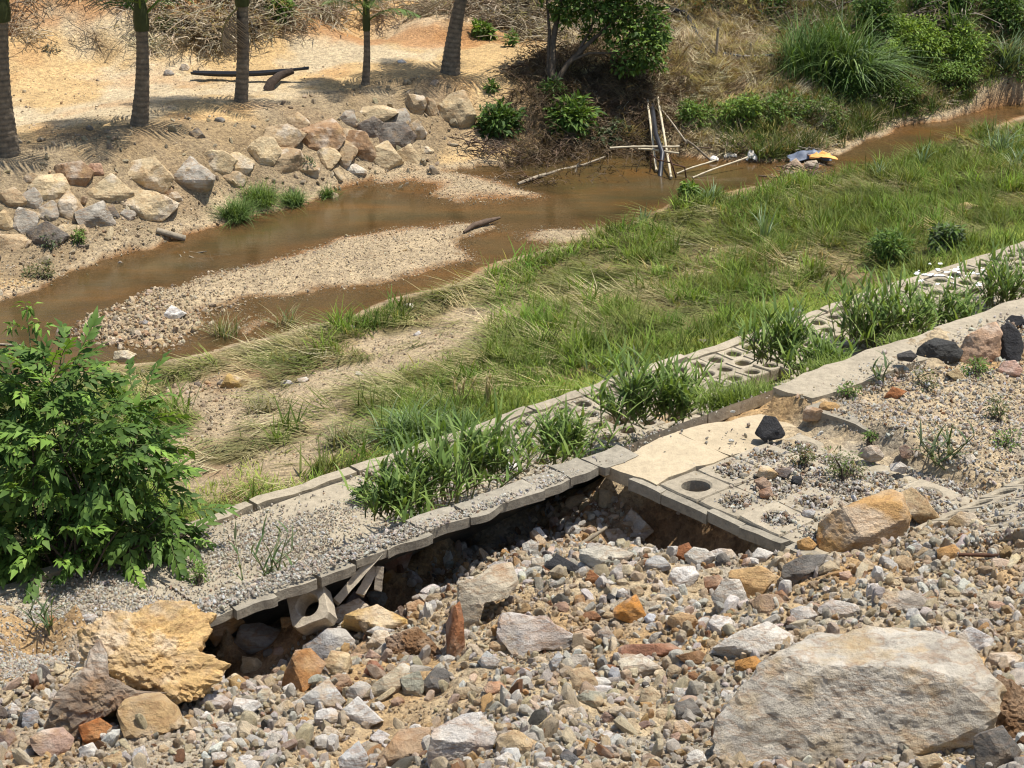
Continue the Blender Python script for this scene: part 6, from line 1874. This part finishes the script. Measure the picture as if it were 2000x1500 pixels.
fr = thing('iron_stand', 'bent rusty iron frame standing in the water right of the pipe', 'frame', P(1322, 348, 0))
for pth in ([P(1312, 320, .25), P(1337, 326, .22), P(1341, 352, -.05)], [P(1307, 305, .35), P(1313, 322, .24), P(1322, 352, -.05)]):
    mb = MB(); mb.tube([q - P(1322, 348, 0) for q in pth], .014, 6); link('bar', mb.mesh('bar', m_iron), fr)
fr = thing('iron_stand', 'thin rusty iron legs under the left pale pole', 'frame', P(1270, 335, 0))
for pth in ([P(1272, 302, .3), P(1269, 342, -.05)], [P(1272, 302, .3), P(1284, 312, .26), P(1310, 318, .25)]):
    mb = MB(); mb.tube([q - P(1270, 335, 0) for q in pth], .012, 6); link('bar', mb.mesh('bar', m_iron), fr)
tube_thing('bamboo_pole', 'thin pole lying in the water with its end on the trash, upper of two', 'pole', [P(1322, 339, .01), P(1400, 311, .16)], .015, m_bamboo, 7, 5)
tube_thing('bamboo_pole', 'thin pole lying in the water with a white rag at its end, lower of two', 'pole', [P(1353, 347, .01), P(1460, 306, .2)], .015, m_bamboo, 7, 6)
tube_thing('bamboo_pole', 'short pole slanting from the bank plants down to the trash', 'pole', [P(1341, 274, .5), P(1386, 310, .08)], .02, m_greywood, 7, 4)
tube_thing('stick', 'long bare branch lying half under water in front of the shrubs', 'branch', [P(1012, 359, .02), P(1050, 345, .05), P(1095, 332, -.02), P(1140, 322, .02), P(1182, 306, .09)], [.028, .03, .025, .022, .014], m_greywood, 7)
tube_thing('stick', 'short forked twig standing on the sunken branch', 'branch', [P(1123, 338, -.02), P(1128, 322, .1), P(1136, 313, .2)], [.016, .013, .008], m_greywood, 6)
tube_thing('stick', 'thin stick lying in the stream by the stony heap', 'branch', [P(1482, 343, .02), P(1550, 350, .05)], [.014, .012], m_drift, 6)
tube_thing('stick', 'thin stick floating at the left edge of the stream', 'branch', [P(-10, 672, .01), P(48, 675, .03)], [.016, .012], m_greywood, 6)
def crumple(name, label, cat, px, py, w, h, mat, seed, z=None, hh=.05, base=None):
    g = (G(px, py) if base is None else base) + np.array([0, 0, .02]); m = mpp(g)
    n = 18
    a, b_ = np.meshgrid(np.linspace(-1, 1, n), np.linspace(-1, 1, n), indexing='ij')
    e = 1 + .5 * n2(a, b_, 1.4, 3, seed + 1)
    Xs = a * w * .5 * m * e; Ys = b_ * h * .5 * m * 1.7 * e
    fold = np.abs(n2(a, b_, 1.7, 3, seed)) ; dome = np.clip(1 - (a * a + b_ * b_) * .62, 0, 1)
    Zs = hh * (dome * .9 + .8 * fold * (.3 + dome)) - .02
    v = np.stack([Xs, Ys, Zs], -1).reshape(-1, 3); v2 = v - np.array([0, 0, .012])
    id_ = np.arange(n * n).reshape(n, n)
    f = np.stack([id_[:-1, :-1], id_[1:, :-1], id_[1:, 1:], id_[:-1, 1:]], -1).reshape(-1, 4)
    o = link(name, mesh_np(name, np.concatenate([v, v2]), np.concatenate([f, f[:, ::-1] + n * n]), mat, True), None, g)
    return tag(o, label, cat)
crumple('tarp', 'crumpled blue-grey tarp on the stony heap in the stream', 'tarp', 1580, 308, 78, 22, m_blue, 31, hh=.10, base=P(1586, 310, .04))
crumple('cloth', 'bright orange cloth lying on the blue-grey tarp', 'cloth', 1604, 303, 50, 14, m_orange, 33, hh=.06, base=P(1604, 307, .11))
crumple('rag', 'cream plastic rag on the trash between the two thin poles', 'rag', 1426, 303, 24, 14, m_white, 35, base=P(1426, 304, .05))
crumple('rag', 'white plastic rag hanging at the end of the lower thin pole', 'rag', 1468, 303, 20, 18, m_white, 37, hh=.09, base=P(1466, 309, .03))
crumple('rag', 'small white rag at the end of the upper thin pole', 'rag', 1395, 308, 16, 8, m_white, 39, base=P(1394, 311, .03))
crumple('plastic_bag', 'scrap of white plastic behind the kerb by the tan coping', 'plastic bag', 1000, 915, 30, 14, m_white, 41, base=P(1000, 915, .92))

# trash of twigs on the stream heap and under the shrubs
def twigs(name, label, px, py, w, h, n, seed, mat, z=None, r0=.012):
    rr = random.Random(seed); g = G(px, py); m = mpp(g); mb = MB()
    for k in range(n):
        p = np.array([rr.gauss(0, w * .3) * m, rr.gauss(0, w * .25) * m, rr.uniform(0, h * .6) * m])
        a = rr.uniform(0, 6.28); L = rr.uniform(.2, .6) * w * m
        d = np.array([math.cos(a), math.sin(a) * .8, rr.uniform(-.3, .5)])
        c = rr.uniform(.35, 1.3)
        mb.tube([p - d * L * .5, p + np.array([rr.gauss(0, .03), 0, rr.gauss(0, .03)]), p + d * L * .5], [r0, r0 * .8, r0 * .35], 5, (c, c, c), False)
    return tag(link(name, mb.mesh(name, mat), None, g), label, 'driftwood')
twigs('twig_heap', 'tangle of dead twigs at the water under the dark shrub', 945, 300, 90, 50, 60, 61, m_drift)
twigs('twig_heap', 'matted dead twigs behind the white rags', 1440, 292, 80, 26, 60, 62, m_drift)
twigs('twig_heap', 'dark twigs caught on the stony heap in the stream', 1578, 345, 70, 24, 60, 63, m_drift)
twigs('twig_heap', 'dry twigs piled behind the blue-grey tarp', 1570, 298, 80, 24, 50, 64, m_greywood)
twigs('driftwood_root', 'washed up root tangle lying in the shallow stream at the left', 388, 514, 74, 34, 34, 65, m_greywood, r0=.02)
tube_thing('log', 'short grey log on the beach at the stream edge below the riprap', 'log', [G(306, 456) + (0, 0, .05), G(362, 472) + (0, 0, .05)], .05, m_greywood, 10)
tube_thing('log', 'dark crooked driftwood at the tip of the gravel bar', 'log', [G(906, 457) + (0, 0, .03), G(925, 447) + (0, 0, .06), G(950, 441) + (0, 0, .07), G(976, 437) + (0, 0, .1)], [.02, .045, .05, .02], m_drift, 8)
# terrace things
tz = 1.32
tr = thing('trough', 'long black plastic trough propped across the terrace on a bent stump', 'trough', P(480, 136, tz))
mb = MB()
q0, q1 = P(374, 139, tz - .12), P(602, 131, tz + .04)
axis = (q1 - q0) / np.linalg.norm(q1 - q0); sd_ = np.cross(axis, [0, 0, 1]); sd_ /= np.linalg.norm(sd_); upv = np.cross(sd_, axis)
prof = [(math.cos(t) * .095, -math.sin(t) * .085) for t in np.linspace(0, math.pi, 9)] + [(math.cos(t) * .082, -math.sin(t) * .07 + .003) for t in np.linspace(math.pi, 0, 9)]
nn = 14; vv = []
for k in range(nn):
    s = k / (nn - 1); w_ = .55 + .45 * math.sin(math.pi * min(1, s * 1.2)) if s > .83 else (.75 + .25 * min(1, s * 5))
    c0 = q0 + (q1 - q0) * s + np.array([0, 0, -.05 * math.sin(math.pi * s)]) - P(480, 136, tz)
    for a_, b_ in prof: vv.append(c0 + sd_ * a_ * w_ + upv * b_ * w_)
mp_ = len(prof)
ff = [(i * mp_ + k_, i * mp_ + (k_ + 1) % mp_, (i + 1) * mp_ + (k_ + 1) % mp_, (i + 1) * mp_ + k_) for i in range(nn - 1) for k_ in range(mp_)]
mb.add(vv, ff); link('shell', mb.mesh('shell', m_blackpipe), tr)
tube_thing('palm_stump', 'dark bent palm stump under the right end of the black trough', 'stump', [G(524, 176), G(524, 176) + (.06, 0, .14), P(546, 148, 1.22), P(572, 138, 1.29)], [.10, .085, .075, .06], mat_plain('charred_stump', (.06, .042, .03), .9, .4, 20, .8, .02), 12)
tube_thing('black_hose', 'black hose running down the straw slope to the dead stump', 'hose', [G(1268, 30) + (0, 0, .15), G(1305, 34) + (0, 0, .16), G(1338, 40) + (0, 0, .16), G(1352, 62) + (0, 0, .12), G(1375, 98) + (0, 0, .08), G(1392, 116) + (0, 0, .08)], .045, m_blackpipe, 10)
tube_thing('black_hose', 'black hose lying from the dead stump to the tall reeds', 'hose', [G(1410, 112) + (0, 0, .06), G(1450, 118) + (0, 0, .06), G(1490, 119) + (0, 0, .07), G(1545, 108) + (0, 0, .07)], .05, m_blackpipe, 10)
tube_thing('stake', 'pale wooden stake standing at the junction of the two black hoses', 'stake', [G(1398, 118), G(1398, 118) + (.02, 0, .62)], [.03, .022], m_greywood, 8)
tube_thing('stake', 'short pale stake on the straw slope right of the taller one', 'stake', [G(1464, 108), G(1464, 108) + (.02, 0, .26)], [.024, .018], m_greywood, 8)
tube_thing('bamboo_pole', 'dry cane slanting down the bank right of the sloping poles', 'pole', [G(1292, 225) + (0, 0, .1), P(1342, 278, .4)], .016, m_greywood, 6, 4)

# ---------------------------------------------------------------- broken concrete in the hollow
g = P(600, 1182, 2.34)
o = link('honeycomb_block', ring_block('tipped_block', .30, .088, .16, m_post, 44, 24), None, g)
z_ax = Vector((-.30, -.62, .72)).normalized(); x_ax = Vector((.70, -.25, .66)); x_ax = (x_ax - z_ax * x_ax.dot(z_ax)).normalized(); y_ax = z_ax.cross(x_ax)
o.rotation_euler = Matrix((x_ax, y_ax, z_ax)).transposed().to_euler()
tag(o, 'loose honeycomb block tipped on its corner in the mouth of the hollow', 'concrete block')
def post(label, a, b_, w, seed, th=.75):
    a = np.asarray(a); b_ = np.asarray(b_); g_ = (a + b_) / 2
    ax = (b_ - a); L = np.linalg.norm(ax); ax /= L
    s = np.cross(ax, FWD); s /= np.linalg.norm(s); n = np.cross(s, ax)
    rr = random.Random(seed); mb = MB()
    k = 8; vv = []
    for i in range(k):
        t = (i / (k - 1) - .5) * L
        for c1, c2 in ((-1, -1), (1, -1), (1, 1), (-1, 1)):
            vv.append(ax * (t + rr.gauss(0, .006)) + s * c1 * w * .5 * rr.uniform(.9, 1.06) + n * c2 * w * .5 * th * rr.uniform(.9, 1.06))
    f = [(i * 4 + j, i * 4 + (j + 1) % 4, (i + 1) * 4 + (j + 1) % 4, (i + 1) * 4 + j) for i in range(k - 1) for j in range(4)] + [(0, 1, 2, 3), (k * 4 - 1, k * 4 - 2, k * 4 - 3, k * 4 - 4)]
    mb.add(vv, f)
    return tag(link('broken_post', mb.mesh('broken_post', m_post, False), None, g_), label, 'concrete post')
post('longest pale broken concrete post leaning under the slab edge', P(656, 1176, 2.28), P(744, 1074, 2.57), .062, 1)
post('middle pale broken concrete post, short and thick', P(703, 1162, 2.25), P(733, 1108, 2.42), .066, 2)
post('shortest pale broken concrete post, upright beside the reddish boulder', P(738, 1154, 2.26), P(743, 1106, 2.44), .056, 3)
tube_thing('iron_rod', 'rusty iron rod lying on the gravel at the right', 'rod', [G(1872, 1091) + (0, 0, .03), G(1958, 1094) + (0, 0, .035)], .013, m_iron, 7)
tube_thing('stick', 'broken wooden stick poking out of the rubble in the hollow', 'stick', [P(1128, 1068, 2.12), P(1185, 1030, 2.22)], [.02, .014], m_greywood, 6)
# white lime spilled on the honeycomb blocks
mb = MB(); rr = random.Random(5)
lg = P(1850, 535, .88)
for k in range(110):
    u0, v0 = UV(*P(rr.uniform(1790, 1925), rr.gauss(535, 11), .88)[:2])
    # keep off the holes
    jj = round((14.26 - v0) / .285); ii = round((u0 - 10.7 - (jj % 2) * STEP * .5) / STEP)
    if math.hypot(u0 - 10.7 - ii * STEP - (jj % 2) * STEP * .5, v0 - 14.26 + jj * .285) < .125: continue
    n = 13; rad_ = rr.uniform(.012, .05)
    ring = [np.array([*XY(u0 + math.cos(t) * rad_ * rr.uniform(.35, 1.3) * 1.4, v0 + math.sin(t) * rad_ * rr.uniform(.35, 1.3)), .868]) - lg for t in np.arange(n) * 2 * math.pi / n]
    top = [q * np.array([1, 1, 1]) + np.array([0, 0, .006 + rr.uniform(0, .002)]) for q in ring]
    cen = np.mean(top, 0) + np.array([0, 0, .004])
    mb.add(ring + top + [cen], [(i, (i + 1) % n, n + (i + 1) % n, n + i) for i in range(n)])
    mb.add(top + [cen], [(i, (i + 1) % n, n) for i in range(n)])
tag(link('lime_splash', mb.mesh('lime_splash', m_lime), None, lg), 'white lime spilled in splashes over the honeycomb blocks', None, None, 'stuff')
